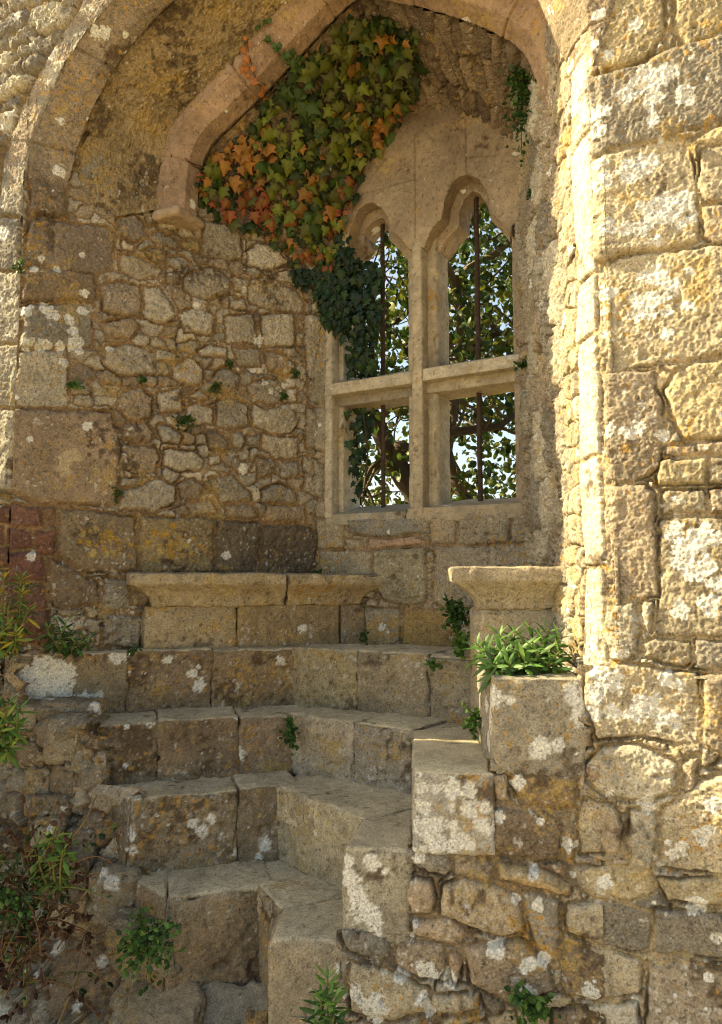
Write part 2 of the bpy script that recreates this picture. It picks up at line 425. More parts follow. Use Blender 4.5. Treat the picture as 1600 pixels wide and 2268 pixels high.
def catmull(pts, n):
    pts = np.array(pts, float); k = len(pts)
    P = np.concatenate([[2 * pts[0] - pts[1]], pts, [2 * pts[-1] - pts[-2]]])
    t = np.linspace(0, k - 1, n); i = np.minimum(t.astype(int), k - 2); f = (t - i)[:, None]
    a, b, c, d = P[i], P[i + 1], P[i + 2], P[i + 3]
    q = .5 * (2 * b + (c - a) * f + (2 * a - 5 * b + 4 * c - d) * f ** 2 + (3 * b - a - 3 * c + d) * f ** 3)
    s = np.concatenate([[0], np.cumsum(np.linalg.norm(np.diff(q, axis=0), axis=1))]); u = np.linspace(0, s[-1], n)
    return np.stack([np.interp(u, s, q[:, j]) for j in range(q.shape[1])], 1)
def tube(name, parent, pts, rad, m, c=(.1, .06, .03), seg=6, smooth=True, collect=None):
    pts = np.array(pts, float); n = len(pts); rad = np.broadcast_to(np.array(rad, float), n)
    T = np.gradient(pts, axis=0); T /= np.linalg.norm(T, axis=1, keepdims=True) + 1e-9
    up = np.array([.13, .21, .97]); A = np.cross(T, up); A /= np.linalg.norm(A, axis=1, keepdims=True) + 1e-9; Bn = np.cross(T, A)
    an = np.linspace(0, 2 * math.pi, seg, endpoint=False)
    V = pts[:, None] + rad[:, None, None] * (np.cos(an)[None, :, None] * A[:, None] + np.sin(an)[None, :, None] * Bn[:, None])
    i = np.arange(n * seg).reshape(n, seg); j = np.roll(i, -1, 1)
    Q = np.stack([i[:-1], i[1:], j[1:], j[:-1]], -1).reshape(-1, 4)
    V = V.reshape(-1, 3); C = np.broadcast_to(np.array(c, np.float32), V.shape)
    if collect is not None:
        collect.append((V, Q, C)); return
    return mesh_np(name, V, Q, C, m, parent, smooth)
def flush(name, parent, parts, m, smooth=True):
    b = 0; Vs, Qs, Cs = [], [], []
    for V, Q, C in parts:
        Vs.append(V); Qs.append(Q + b); Cs.append(C); b += len(V)
    return mesh_np(name, np.concatenate(Vs), np.concatenate(Qs), np.concatenate(Cs), m, parent, smooth)
#@@PART2
# ================================================================== THE MASONRY
GOLD = (.37, .315, .215); TAN = (.33, .27, .19); BROWN = (.21, .155, .10); PINK = (.34, .265, .18); PALE = (.42, .38, .29); GR = (.27, .24, .185)
MORT = (.27, .175, .085); RED = (.18, .09, .065)
def box_prism(name, parent, plan, z0, z1, m):
    plan = np.array(plan, float); n = len(plan)
    V = np.concatenate([np.c_[plan, np.full(n, z0)], np.c_[plan, np.full(n, z1)]])
    me = bpy.data.meshes.new(name)
    me.from_pydata(V.tolist(), [], [list(range(n))[::-1], list(range(n, 2 * n))] + [[i, (i + 1) % n, n + (i + 1) % n, n + i] for i in range(n)])
    me.update(); return link_mesh(name, me, m, parent, False)

# ---- ground
g = bpy.data.meshes.new('ground')
g.from_pydata([(-600, -600, -.02), (600, -600, -.02), (600, 1500, -.02), (-600, 1500, -.02)], [], [(0, 1, 2, 3)])
go = link_mesh('ground', g, M_GROUND, None, False); tag(go, kind='structure')

# ---- right hand pier: bright face, chamfer and shaded reveal
pier = empty('stone_pier', (1.0, 2.1, 0), 'tall sunlit pier of large pitted honey coloured blocks with white lichen crusts beside the niche', 'stone pier', )
F_POLY = [
 [1296,-20,1490,-20,1495,60,1470,110,1440,135,1375,150,1303,165], [1513,-20,1660,-20,1660,40,1600,70,1550,92,1528,90,1518,50],
 [1302,172,1380,155,1450,135,1505,105,1600,75,1660,60,1660,245,1600,262,1560,280,1480,305,1390,320,1308,350], [1495,80,1510,58,1515,85,1500,110],
 [1308,354,1400,328,1500,305,1548,308,1562,400,1572,530,1500,548,1390,565,1318,580], [1570,300,1600,278,1660,262,1660,310,1560,312],
 [1574,325,1600,318,1660,310,1660,440,1600,445,1585,440,1565,410], [1580,455,1660,440,1660,530,1600,540,1580,520],
 [1316,588,1400,568,1500,552,1600,545,1660,535,1660,780,1600,785,1540,798,1460,805,1390,818,1335,822,1325,700],
 [1330,828,1385,822,1470,815,1470,855,1488,880,1490,950,1485,1030,1465,1050,1420,1068,1340,1070,1335,950],
 [1495,862,1520,820,1560,800,1600,795,1660,790,1660,970,1540,972,1515,930,1498,885], [1497,990,1600,975,1660,970,1660,998,1497,1010],
 [1480,1018,1590,1012,1590,1070,1480,1075], [1595,1012,1660,1010,1660,1070,1595,1070], [1490,1088,1585,1080,1588,1135,1492,1138], [1594,1082,1660,1080,1660,1135,1594,1137],
 [1338,1080,1455,1070,1475,1090,1478,1200,1476,1322,1340,1330], [1485,1150,1600,1145,1660,1145,1660,1412,1600,1412,1482,1408,1480,1300],
 [1340,1338,1425,1335,1440,1380,1430,1455,1395,1462,1350,1462,1335,1400], [1445,1335,1470,1330,1470,1380,1455,1405,1443,1370],
 [1445,1425,1475,1412,1550,1425,1555,1465,1540,1480,1450,1455], [1560,1420,1660,1420,1660,1484,1560,1485],
 [1296,1490,1325,1467,1400,1470,1545,1492,1552,1560,1545,1640,1500,1650,1430,1630,1325,1640,1292,1560], [1558,1500,1660,1495,1660,1680,1600,1670,1560,1650],
 [1300,1690,1340,1655,1420,1650,1500,1690,1495,1740,1440,1775,1350,1765,1300,1725], [1510,1690,1545,1672,1540,1760,1515,1765],
 [1285,1790,1300,1768,1360,1782,1380,1830,1370,1890,1290,1890,1280,1840], [1395,1790,1450,1800,1460,1860,1440,1930,1400,1925],
 [1470,1790,1560,1720,1660,1700,1660,1935,1600,1935,1450,1920,1460,1850], [1270,1915,1440,1932,1450,1975,1400,1995,1310,1985,1285,1960],
 [1255,2000,1330,1992,1440,2020,1440,2100,1400,2110,1330,2090,1255,2060], [1455,1945,1660,1945,1660,2010,1480,1995], [1450,2012,1660,2030,1660,2130,1450,2110],
 [1250,2110,1330,2097,1425,2130,1418,2200,1330,2215,1250,2200], [1440,2132,1660,2150,1660,2290,1430,2290], [1225,2235,1410,2222,1425,2290,1225,2290]]
F_SPOT = [(1400,205,22),(1445,190,26),(1470,175,22),(1445,220,20),(1515,220,20),(1350,125,10),(1315,60,10),(1445,268,14),(1325,255,16),(1340,248,12),(1318,290,20),(1410,60,12),(1310,135,12),
 (1415,370,22),(1395,390,24),(1440,360,18),(1330,365,14),(1345,400,14),(1480,470,34),(1500,450,26),(1455,480,26),(1350,510,18),(1395,515,16),(1430,510,14),(1510,500,12),(1455,540,10),(1530,480,12),(1320,420,14),
 (1435,610,18),(1460,615,22),(1485,640,18),(1480,660,10),(1410,665,14),(1435,680,26),(1420,690,16),(1335,650,20),(1330,690,12),(1475,745,14),(1530,605,10),(1525,680,12),(1335,740,14),(1480,690,12),
 (1350,955,14),(1390,960,16),(1520,1210,26),(1560,1190,30),(1540,1260,26),(1500,1180,20),(1570,1340,22),(1510,1350,20),(1560,1250,20),(1590,1300,18),
 (1345,1505,28),(1320,1540,22),(1335,1490,20),(1310,1575,18),(1440,1560,28),(1470,1590,22),(1410,1580,22),(1490,1600,16),(1365,1500,16),(1480,1500,18),(1500,1520,14),(1375,1450,14),
 (1350,1755,10),(1510,1880,14),(1490,1890,12),(1540,2000,18),(1340,1950,14),(1560,1850,20),(1580,1780,18)]
OF = dict(pal=[GOLD, TAN, PALE, (.40, .33, .20), GR], mortar=(.34, .27, .16), cell=(.11, .075), h=.011, hp=.011, rr=.005, rough=.005, roughp=.0042, pitsp=.6, pits=.3, warp=.009,
          dark=.20, orange=.24, white=.30, ochre=.22, pale=.36, crack=.022, tiltp=.16, gap=.010)
F_pts = [(([PF.sz(q[i], q[i + 1]) for i in range(0, len(q), 2)]), {}) for q in F_POLY]
def sp3(pl, L, seed=0):
    out_ = []
    for a, b, r in L:
        ss, zz = pl.sz(a, b); k = r * np.linalg.norm(pl.pos(np.array(ss), np.array(zz), 0.) - CAM) / FPX; r_ = np.random.default_rng(a * 7 + b)
        out_.append((ss, zz, k * .8))
        for _ in range(5):
            an = r_.random() * 6.28; out_.append((ss + math.cos(an) * k * .7, zz + math.sin(an) * k * .7, k * .8 * (.45 + .3 * r_.random())))
    return out_
arc = catmull([(.725, 2.60), (.690, 2.545), (.670, 2.49), (.667, 2.42), (.667, 2.34), (.6735, 2.27), (.680, 2.215), (.690, 2.187), (.704, 2.170), (.722, 2.157), (.76, 2.139), (1.257, 1.918)], 372)
ulen = np.concatenate([[0], np.cumsum(np.linalg.norm(np.diff(arc, axis=0), axis=1))])
ARR = ulen[np.argmin(np.hypot(arc[:, 0] - .704, arc[:, 1] - 2.170))] - .012       # u of the arris
zz_ = np.arange(1.34, 3.76, .0031)
Bp = np.concatenate([np.repeat(arc[:, None], len(zz_), 1), np.broadcast_to(zz_[None, :, None], (len(arc), len(zz_), 1))], 2)
K_pts = []  # arris strip: strong sunlight put into the colour as paler stone
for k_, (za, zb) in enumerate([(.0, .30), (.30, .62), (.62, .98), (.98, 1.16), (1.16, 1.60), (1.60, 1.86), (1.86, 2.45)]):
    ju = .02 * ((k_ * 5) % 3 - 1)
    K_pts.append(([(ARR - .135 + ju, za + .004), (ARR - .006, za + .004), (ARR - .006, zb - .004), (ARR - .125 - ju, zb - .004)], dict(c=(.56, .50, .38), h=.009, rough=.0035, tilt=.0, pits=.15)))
def pier_h(S, Z, B): return 0 * S
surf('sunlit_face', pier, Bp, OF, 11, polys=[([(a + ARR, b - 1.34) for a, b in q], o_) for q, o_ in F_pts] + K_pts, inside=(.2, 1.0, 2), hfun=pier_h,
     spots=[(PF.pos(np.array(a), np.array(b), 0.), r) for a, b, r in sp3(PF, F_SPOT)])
patch('sunlit_base', pier, PF, -.085, .62, .15, 1.36, .0031, F_POLY, OF, 11, spots=F_SPOT)
# lower front of the stair flank
F2_POLY = F_POLY[-16:] + [
 [1085,1713,1125,1710,1130,1775,1095,1772], [1132,1705,1275,1715,1278,1785,1240,1792,1160,1780,1132,1740], [1087,1787,1205,1795,1245,1815,1245,1900,1210,1905,1150,1900,1090,1885],
 [1250,1835,1274,1835,1270,1900,1255,1905], [890,1878,915,1872,995,1892,1000,1925,985,1940,930,1925,890,1905], [1005,1888,1060,1892,1095,1915,1085,1950,1010,1935],
 [905,1948,955,1942,970,1990,955,2020,910,2025,900,1985], [1165,1972,1235,1988,1240,2120,1215,2125,1180,2085,1165,2020],
 [910,2037,1000,2032,1030,2060,1020,2095,980,2085,915,2070], [755,2062,800,2062,860,2078,865,2110,845,2130,770,2105], [880,2082,980,2087,990,2140,975,2170,930,2165,875,2135],
 [1028,2092,1150,2082,1215,2130,1230,2190,1150,2225,1040,2180], [772,2130,860,2150,950,2190,945,2240,870,2260,775,2240], [957,2202,1060,2197,1070,2240,960,2245],
 [600,2215,755,2235,760,2300,600,2300],
 ([1103,1908,1180,1915,1240,1940,1270,1955,1260,1978,1210,1970,1105,1940], dict(c=(.46,.34,.18), h=.045)),
 ([980,1960,1030,1945,1110,1965,1150,1990,1160,2060,1110,2075,1040,2050,975,2025], dict(c=(.42,.34,.225), h=.024)),
 ([995,2110,1015,2105,1022,2140,1010,2180,998,2170], dict(c=(.44,.31,.20), h=.03))]
O2 = dict(OF, cell=(.10, .06), pal=[TAN, GOLD, GR, BROWN, PINK], mortar=(.22, .165, .10), dark=.45, orange=.28, white=.40, pale=.45, h=.011, hp=.017, rr=.008)
def step_keep(S, Z):
    x = .63 - .989 * S
    top = np.where(x > .362, 1.09, np.where(x > .134, .85, np.where(x > -.068, .60, .36)))
    return Z < top
F2_SPOT = [(1265,1700,8),(1230,1705,12),(1262,1870,14),(905,2075,10),(930,1900,12),(830,2230,26),(790,2200,18),(935,2210,12),(950,2235,12),(945,2150,20),(1100,2100,16),(1170,2130,16),(1190,2000,12)]
patch('stair_flank', pier, PF2, -.03, .97, -.1, 1.10, .0031, F2_POLY, O2, 12, keep=step_keep, spots=F2_SPOT)
# chamfered arris and reveal
OK_ = dict(pal=[PALE, (.46, .40, .28), GOLD], mortar=(.36, .29, .18), cell=(.14, .16), h=.016, rr=.02, rough=.008, pits=.15, warp=.012, dark=.05, orange=.12, white=.15, ochre=.15, pale=.35, crack=.01)
def k_round(S, Z):       # rounded arris on the outer edge
    return .030 * np.sin(np.clip(S / .18, 0, 1) * math.pi) 
OR = dict(pal=[TAN, GR, GOLD, (.30, .25, .18), PALE], mortar=(.28, .22, .14), cell=(.13, .20), h=.032, rr=.007, rough=.015, lump=1.0, pits=.25, warp=.02, dark=.15, orange=.12, white=.10, ochre=.15, pale=.32, crack=.03)
def r_flat(S, Z):       # squared quoins next to the window, broken corework nearer the front
    return -.012 + .02 * np.sin(Z * 5.1 + 1) * sstep(S, .3, .6) * (1 - sstep(S, .62, .72)) - .05 * sstep(S, .71, .82)
patch('reveal', pier, PR, -.02, .86, 1.25, 3.8, .0042, [], dict(OR, hfun=r_flat), 14)

# ---- left hand wall: rubble reveal with dressed quoins
lwall = empty('rubble_wall', (-1.2, 3.2, 0), 'shaded rubble wall of rough grey and tan stones left of the window, dressed quoins at its edge', 'rubble wall')
L_POLY = [([70,345,140,345,150,480,62,478], dict(c=BROWN)), ([62,485,240,505,255,520,248,600,210,605,55,585], dict(c=(.21,.165,.12), h=.012)), ([55,592,212,605,215,665,50,668], dict(c=BROWN)),
 [48,675,205,675,200,770,45,770], [42,778,150,775,150,900,36,900], ([25,905,245,915,265,960,270,1010,262,1040,258,1120,100,1115,20,1090], dict(c=(.29,.215,.14), h=.022, rough=.002, tilt=0)),
 ([130,1127,300,1143,305,1265,180,1265,130,1225], dict(c=(.24,.18,.11), h=.025)), ([312,1143,470,1149,470,1272,312,1270], dict(c=(.26,.20,.11), h=.025)), ([475,1152,575,1158,575,1272,473,1272], dict(c=(.15,.12,.08), h=.022)), ([580,1162,690,1165,705,1180,700,1275,580,1275], dict(c=(.14,.11,.075), h=.022, tilt=.0)),
 [180,340,225,335,260,370,255,405,180,400], [250,310,290,305,330,345,330,385,280,375,255,345], [335,345,380,355,365,395,335,390], [268,410,310,385,345,420,340,440,295,440],
 [225,420,265,415,292,465,270,480,225,455], [315,465,345,460,352,490,330,500], ([262,485,290,475,322,500,318,525,300,535,260,515], dict(c=(.22,.18,.14))), [270,530,303,545,300,558,270,550],
 [355,480,390,478,390,510,355,500], [330,520,355,510,395,540,390,550,345,540], ([400,530,440,530,440,560,405,550], dict(c=(.32,.25,.11))), [450,495,500,495,535,520,535,570,500,575,450,565],
 [550,555,575,540,630,550,640,585,600,595,550,590], [267,565,300,570,360,595,345,610,310,622,268,600], ([320,560,350,550,370,562,365,580,335,575], dict(c=(.17,.14,.10))), [370,572,410,570,422,585,400,595,370,590], [372,605,400,598,400,625,375,628],
 [410,610,470,595,510,625,505,650,450,665,410,640], [515,610,550,620,548,645,520,640], [550,620,590,610,650,640,675,670,670,690,620,690,555,670], [225,630,260,625,315,640,310,700,280,705,230,690],
 [320,640,350,635,375,665,390,705,350,715,320,700], ([430,655,460,665,455,695,430,690], dict(c=(.44,.37,.29))), [395,692,440,682,475,700,470,740,410,735], [510,665,540,660,545,685,510,680],
 [225,715,290,707,310,725,290,750,235,745], [500,700,560,697,570,758,500,760], [580,697,650,697,655,765,585,765], [235,770,290,760,345,785,340,830,260,830,225,800], [345,775,395,780,390,800,350,800],
 ([385,810,420,795,450,815,445,850,410,855,380,835], dict(c=(.42,.36,.27))), [437,775,460,765,500,770,500,790,445,790], [515,772,575,772,575,810,530,810], [585,777,630,785,658,810,640,830,595,820],
 ([480,825,500,815,533,830,525,865,500,870,470,845], dict(c=(.23,.205,.16))), [548,855,590,840,630,845,625,890,560,890], [635,860,658,860,658,890,640,890], [265,870,310,855,340,880,335,925,290,930,262,905],
 [350,870,400,860,402,910,355,915], ([412,880,440,865,465,880,440,885], dict(c=(.44,.37,.28))), [412,905,440,895,472,905,470,940,430,940,412,920], [480,890,510,880,548,900,550,940,520,948,480,945],
 [560,895,590,905,640,895,660,930,650,955,600,960,560,940], [270,945,320,935,340,960,335,975,300,975,270,970], ([350,945,365,940,405,965,400,985,360,980], dict(c=(.36,.32,.26))), ([455,955,480,955,510,985,500,1003,465,995], dict(c=(.19,.15,.10))),
 [513,960,530,955,545,980,530,1000,515,985], [580,965,660,965,660,1010,610,1015,580,990], [272,985,340,990,352,1010,345,1045,300,1048,268,1030], [365,995,430,1000,450,1020,445,1040,400,1045,360,1030],
 ([465,1010,488,1007,485,1025,468,1030], dict(c=PALE)), ([492,1007,560,1022,545,1045,500,1035], dict(c=(.24,.19,.14))), [568,1012,610,1022,610,1050,575,1060], [620,1022,660,1022,660,1058,625,1060], [265,1058,320,1057,300,1077,265,1077],
 [325,1072,345,1060,390,1078,390,1110,340,1133,265,1125,270,1088], [395,1072,430,1062,455,1080,440,1110,400,1100], [465,1062,515,1052,550,1090,555,1108,490,1113], [575,1087,620,1072,660,1095,655,1113,580,1113],
 [410,1117,470,1112,485,1135,430,1142], [500,1120,560,1117,575,1145,505,1145], [590,1120,675,1120,678,1155,590,1155],
 [672,700,730,700,730,895,685,895], [680,905,730,905,730,1000,680,990], [672,1010,730,1030,730,1110,675,1085],
 ([100,1130,125,1130,125,1222,100,1215], dict(c=BROWN)), ([230,1280,285,1285,290,1350,230,1350], dict(c=GR)), ([230,1360,320,1365,310,1432,230,1432], dict(c=GR)), ([110,1232,215,1290,222,1340,120,1345], dict(c=BROWN)), ([18,1118,88,1122,92,1165,14,1168], dict(c=(.19,.10,.07))), ([92,1124,126,1126,124,1166,96,1166], dict(c=(.20,.12,.07))), ([14,1172,70,1174,72,1215,14,1214], dict(c=(.18,.09,.065))), ([76,1172,124,1174,118,1228,76,1224], dict(c=(.19,.09,.06))), ([14,1220,90,1224,104,1290,12,1290], dict(c=(.19,.09,.065))), ([12,1296,98,1296,104,1350,12,1350], dict(c=(.17,.09,.065))), ([12,1356,110,1354,108,1425,12,1425], dict(c=(.17,.09,.06)))]
L_SPOT = [(125,600,9),(75,600,8),(185,650,9),(105,690,16),(120,700,10),(150,710,12),(165,740,12),(170,765,16),(135,770,10),(185,690,10),(90,575,7),(60,690,12),(95,765,14),(60,765,12),(140,805,10),(585,850,8),(630,855,7),(560,820,6),
 (130,240,7),*[(int(cx + dx), int(cy + dy), rr_, cc_) for cx, cy, dx, dy, rr_, cc_ in [(c_[0], c_[1], random.gauss(0, 26), random.gauss(0, 20), random.uniform(3, 9), random.choice([(.42,.27,.06), (.40,.24,.045), (.38,.28,.11), (.44,.33,.12)])) for c_ in [(235,1190), (385,1215), (255,1215), (365,1200)] for _ in range(13)]],(150,1020,17,(.46,.36,.22)),(165,1010,14,(.46,.36,.22)),(140,1040,14,(.46,.36,.22))]
OL = dict(pal=[(.36,.315,.24), (.32,.275,.20), (.28,.25,.19), (.42,.37,.28), (.28,.22,.15)], mortar=(.25, .16, .08), cell=(.085, .06), h=.014, hp=.017, rr=.007, rough=.010, roughp=.010, lump=1.0, warp=.013, pits=.2, pitsp=.25,
          dark=.26, orange=.10, white=.08, ochre=.30, pale=.42, crack=.022, tiltp=.30, gap=.013)
patch('reveal', lwall, PL, -.018, 1.36, 1.15, 3.85, .0040, L_POLY, OL, 21, spots=L_SPOT)
FL_POLY = [([200,-30,290,-30,270,0,222,60,165,55], dict(c=PALE)), ([165,58,220,62,176,125,110,140], dict(c=GR)), ([108,145,174,128,125,200,55,225], dict(c=PALE)), ([52,230,123,203,75,320,15,330], dict(c=GR)), ([12,335,74,322,56,478,0,480], dict(c=GR)),
 [-60,485,52,482,50,600,-60,600], [-60,605,50,603,45,760,-60,765], [-60,770,44,765,38,900,-60,905], ([-60,910,36,905,28,1085,-60,1085], dict(c=PALE)),
 ([-60,1118,35,1120,35,1160,-60,1160], dict(c=RED)), ([40,1120,72,1122,72,1160,40,1160], dict(c=RED)), ([-60,1165,12,1165,12,1205,-60,1205], dict(c=RED)), ([16,1165,72,1165,72,1205,16,1205], dict(c=RED)), ([-60,1210,35,1210,35,1255,-60,1255], dict(c=RED)),
 ([40,1212,72,1212,72,1255,40,1255], dict(c=RED)), ([-60,1262,20,1262,20,1310,-60,1310], dict(c=RED)), ([25,1262,72,1262,72,1310,25,1310], dict(c=RED)), ([-60,1316,72,1316,72,1380,-60,1380], dict(c=RED))]
OFL = dict(pal=[GR, (.19,.17,.14), (.25,.22,.17), PALE], mortar=(.36, .25, .12), cell=(.22, .075), h=.034, hp=.016, rr=.007, rough=.012, warp=.012, pits=.1, dark=.25, orange=.1, white=.42, ochre=.15, pale=.35, crack=.03)
def fl_keep(S, Z):
    e = ((S + 1.16) / 1.16) ** 2 + (np.maximum(Z - 3.13, 0) / 1.0) ** 2
    return (S < -2.300) | ((Z > 3.13) & (e > 1.0))
patch('outer_face', lwall, PF, -3.1, -1.5, 1.1, 4.5, .0045, FL_POLY, OFL, 22, keep=fl_keep)
OG = dict(pal=[TAN, GR, BROWN, GOLD], mortar=(.22, .15, .085), cell=(.17, .11), h=.035, rr=.02, rough=.012, lump=1.3, warp=.016, pits=.3, pitsp=.6, dark=.55, orange=.3, white=.22, ochre=.2, pale=.35, crack=.03)
PG = Plane((-.25, 2.60), (-.914, .406), lean=.05, ztop=1.25)
PG2 = Plane((-.25, 2.60), (-.914, .406), lean=.85, ztop=.36)
G_POLY = [([85,1600,110,1580,175,1575,215,1590,212,1625,175,1640,172,1680,120,1672,90,1650], dict(c=(.24,.20,.14), h=.06)), [95,1690,150,1680,170,1730,150,1760,100,1740], [55,1760,130,1755,140,1810,60,1812], [65,1815,125,1812,125,1900,65,1905],
 ([45,1550,160,1552,200,1578,90,1580,70,1600], dict(c=(.2,.17,.12), h=.03))]
def foot_keep(S, Z):
    j = .025 * np.sin(Z * 37) + .02 * np.sin(Z * 71 + 2)
    lim = np.where(Z > 1.10, 1.16, np.where(Z > .86, .74, np.where(Z > .60, .57, .50)))
    return S > lim + j
patch('foot', lwall, PG, .50, 2.4, .30, 1.27, .0048, G_POLY, OG, 23, keep=foot_keep)
patch('footing', lwall, PG2, .25, 2.4, -.1, .38, .006, [], dict(OG, cell=(.26, .16), h=.06, rough=.02), 24)

def px_stone(x0, y0, x1, y1, Y, c, seed, dep=.16, lean_=0, **kw):
    a = at0(x0, y1, Y); b = at0(x1, y1, Y - .03); t = at0((x0 + x1) / 2, y0, Y)
    block('stone', lwall, [(a[0], a[1]), (b[0], b[1]), (b[0] - .02, b[1] + dep), (a[0], a[1] + dep)], a[2], t[2], c, seed=seed, r=.028, amp=.018, dark=.45, orange=.3, white=.7, pale=.45, pits=1.2, ds=.006, **kw)
def at0(px, py, Y):
    r = ray(px, py); return CAM + r * (Y / r[1])
for k, (x0, y0, x1, y1, Y) in enumerate([(70,1553,222,1600,3.0),(95,1588,214,1690,2.93),(108,1692,168,1762,2.93),(165,1690,232,1752,2.90),(50,1700,110,1765,2.97),(55,1762,150,1815,2.90),(152,1752,222,1850,2.97),(60,1815,132,1905,2.84),(130,1835,210,1925,2.86),(205,1900,292,1960,2.82),(185,1930,300,2050,2.74),(80,1905,190,2000,2.76),(230,2040,390,2160,2.62),(20,1560,90,1640,3.02),(20,1640,95,1700,3.0)]):
    px_stone(x0, y0, x1, y1, Y, [(.24,.20,.14), (.30,.25,.17), (.22,.17,.11)][k % 3], 400 + k * 7)
# ---- wall under and beside the window
breast = empty('window_breast', (.4, 3.4, 0), 'low ashlar wall below the window sill, one course broken open with pink rubble', 'masonry wall')
W_POLY = [[702,1150,764,1152,760,1215,702,1215], ([768,1150,950,1140,955,1185,900,1180,870,1192,780,1182], dict(c=(.26,.245,.20), h=.018, rough=.002)), ([818,1192,870,1196,910,1186,943,1202,880,1212,815,1214], dict(c=(.45,.31,.21), h=.01)),
 [955,1140,1010,1140,1010,1205,955,1205], [1015,1135,1130,1130,1130,1204,1015,1207], [1134,1130,1175,1130,1175,1202,1134,1203], [708,1220,822,1220,822,1282,708,1282],
 ([826,1218,944,1212,947,1330,905,1342,850,1328,828,1290], dict(c=(.33,.29,.19), pits=1.6)), [964,1212,1175,1208,1175,1345,1030,1345,985,1345,961,1330], [808,1345,888,1350,884,1442,812,1442], ([895,1350,1020,1350,1020,1442,892,1442], dict(c=(.32,.22,.09))),
 [664,700,726,700,727,893,664,895], [664,905,726,903,724,1000,664,990], [664,1010,716,1030,714,1105,664,1085], [664,500,726,520,726,690,664,690], [700,1110,768,1112,768,1145,700,1145]]
OW = dict(pal=[TAN, (.33,.28,.19), (.29,.25,.18), GOLD], mortar=(.27, .19, .11), cell=(.08, .04), h=.012, hp=.016, rr=.008, rough=.004, roughp=.004, warp=.006, pits=.2, pitsp=.35, dark=.22, orange=.28, white=.06, ochre=.25, pale=.30, crack=.02, tiltp=.06, gap=.010)
patch('ashlar_face', breast, PW, -.04, 1.12, 1.15, 3.5, .0036, W_POLY, OW, 31, keep=lambda S, Z: (Z < 1.90) | (S < .055) | (S > 1.075))

# ---- arches and vault
def pm(s, z, k=0.): return PM.pos(np.array(s), np.array(z), k)
def ell(t, a=1.16, b=1.0): return -1.16 - a * np.cos(t), 3.13 + b * np.sin(t)
arch = empty('front_arch', (-.35, 2.6, 3.1), 'wide outer arch of grey brown chamfered voussoirs framing the niche, sunlit on its outer edge', 'stone arch')
NT = 960
tt = np.linspace(0, math.pi, NT)
prof = catmull([(-.12, -.004), (-.10, -.016), (-.012, -.016), (-.002, -.012), (.001, -.004), (.044, .072), (.048, .080), (.050, .088), (.050, .135), (.048, .142), (.02, .150), (.005, .155)], 84)
Bg = np.zeros((NT, len(prof), 3))
dvec = np.array([[*(dl / np.linalg.norm(dl)), 0]]) * (1 - tt[:, None] / math.pi) + np.array([[-.0188, .9998, 0]]) * (tt[:, None] / math.pi)
ramp = np.clip(np.minimum(tt, math.pi - tt) / .22, 0.02, 1)
for k, (rn, dp) in enumerate(prof):
    s_, z_ = ell(tt, 1.16 - rn * ramp, 1.0 - rn * ramp)
    Bg[:, k] = PF.pos(s_, z_, 0.) + dvec * dp
def vjoint(step, off=0.):
    def f(S, Z, B):
        k = np.abs(((S + off) / step) % 1 - .5) * step
        return -.011 * np.exp(-((.5 * step - k) / .0042) ** 2)
    return f
OV = dict(pal=[(.26,.205,.14)], mortar=(.26,.205,.14), cell=(3, 3), h=.002, rr=.01, rough=.003, warp=.0, dark=.32, orange=.03, white=.16, ochre=.22, pale=.12, crack=0)
surf('voussoirs', arch, Bg, OV, 41, inside=(-.35, 2.6, 2.5), hfun=vjoint(.42, .1))
rib = empty('vault_rib', (0, 3.1, 3.3), 'smooth pinkish arched stone rib crossing under the vault, behind the front arch', 'stone rib')
path = catmull([(.035, 3.25), (.045, 3.40), (.07, 3.52), (.125, 3.60), (.25, 3.675), (.416, 3.772), (.62, 3.91), (.78, 4.015), (.87, 4.04), (1.031, 3.965), (1.248, 3.834), (1.409, 3.714), (1.532, 3.59), (1.595, 3.42), (1.63, 3.24), (1.66, 3.08)], 760)
tg = np.gradient(path, axis=0); tg /= np.linalg.norm(tg, axis=1, keepdims=True); nr = np.stack([-tg[:, 1], tg[:, 0]], 1)
rp = catmull([(.12, -.02), (.045, -.004), (.040, 0), (.004, .040), (0, .044), (0, .048), (0, .128), (.001, .132), (.005, .136), (.056, .182), (.060, .185), (.065, .186), (.13, .186)], 70)
wr_ = sstep(path[:, 0], .5, 1.5)[:, None]
def rib_at(q, de):       # towards the viewer: square to the rib on the left, along the reveal on the right
    B0 = PM.pos(q[:, 0], q[:, 1], 0.)
    return B0 + de * ((1 - wr_) * np.array([[*PM.n, 0]]) + wr_ * np.array([[.0209, -1.11, 0]]))
Br = np.zeros((len(path), len(rp), 3))
for k, (ro, de) in enumerate(rp):
    q = path + nr * ro; Br[:, k] = rib_at(q, de)
OB = dict(pal=[(.34,.235,.155)], mortar=(.34,.235,.155), cell=(3, 3), h=.002, rr=.01, rough=.0025, warp=.0, dark=.10, orange=.02, white=.03, ochre=.12, pale=.12, crack=0)
surf('rib_course', rib, Br, OB, 42, inside=(.0, 3.0, 2.5), hfun=vjoint(.46, .22), m=M_SMOOTH)
block('springer', rib, [pm(-.10, 0, .196)[:2], pm(.048, 0, .190)[:2], pm(.048, 0, -.02)[:2], pm(-.10, 0, -.02)[:2]], 3.215, 3.262, (.34,.25,.16), r=.018, amp=.006, seed=61, dark=.15, orange=.05, white=.05, m=M_SMOOTH)
vault = empty('stone_vault', (-.2, 3.0, 3.4), 'rough vault of yellow mottled rubble and plaster over the niche behind the arch', 'vault')
E0 = Bg[:, -1]; nrm = nr * .11
q = path + nrm; E1 = rib_at(q, .186)
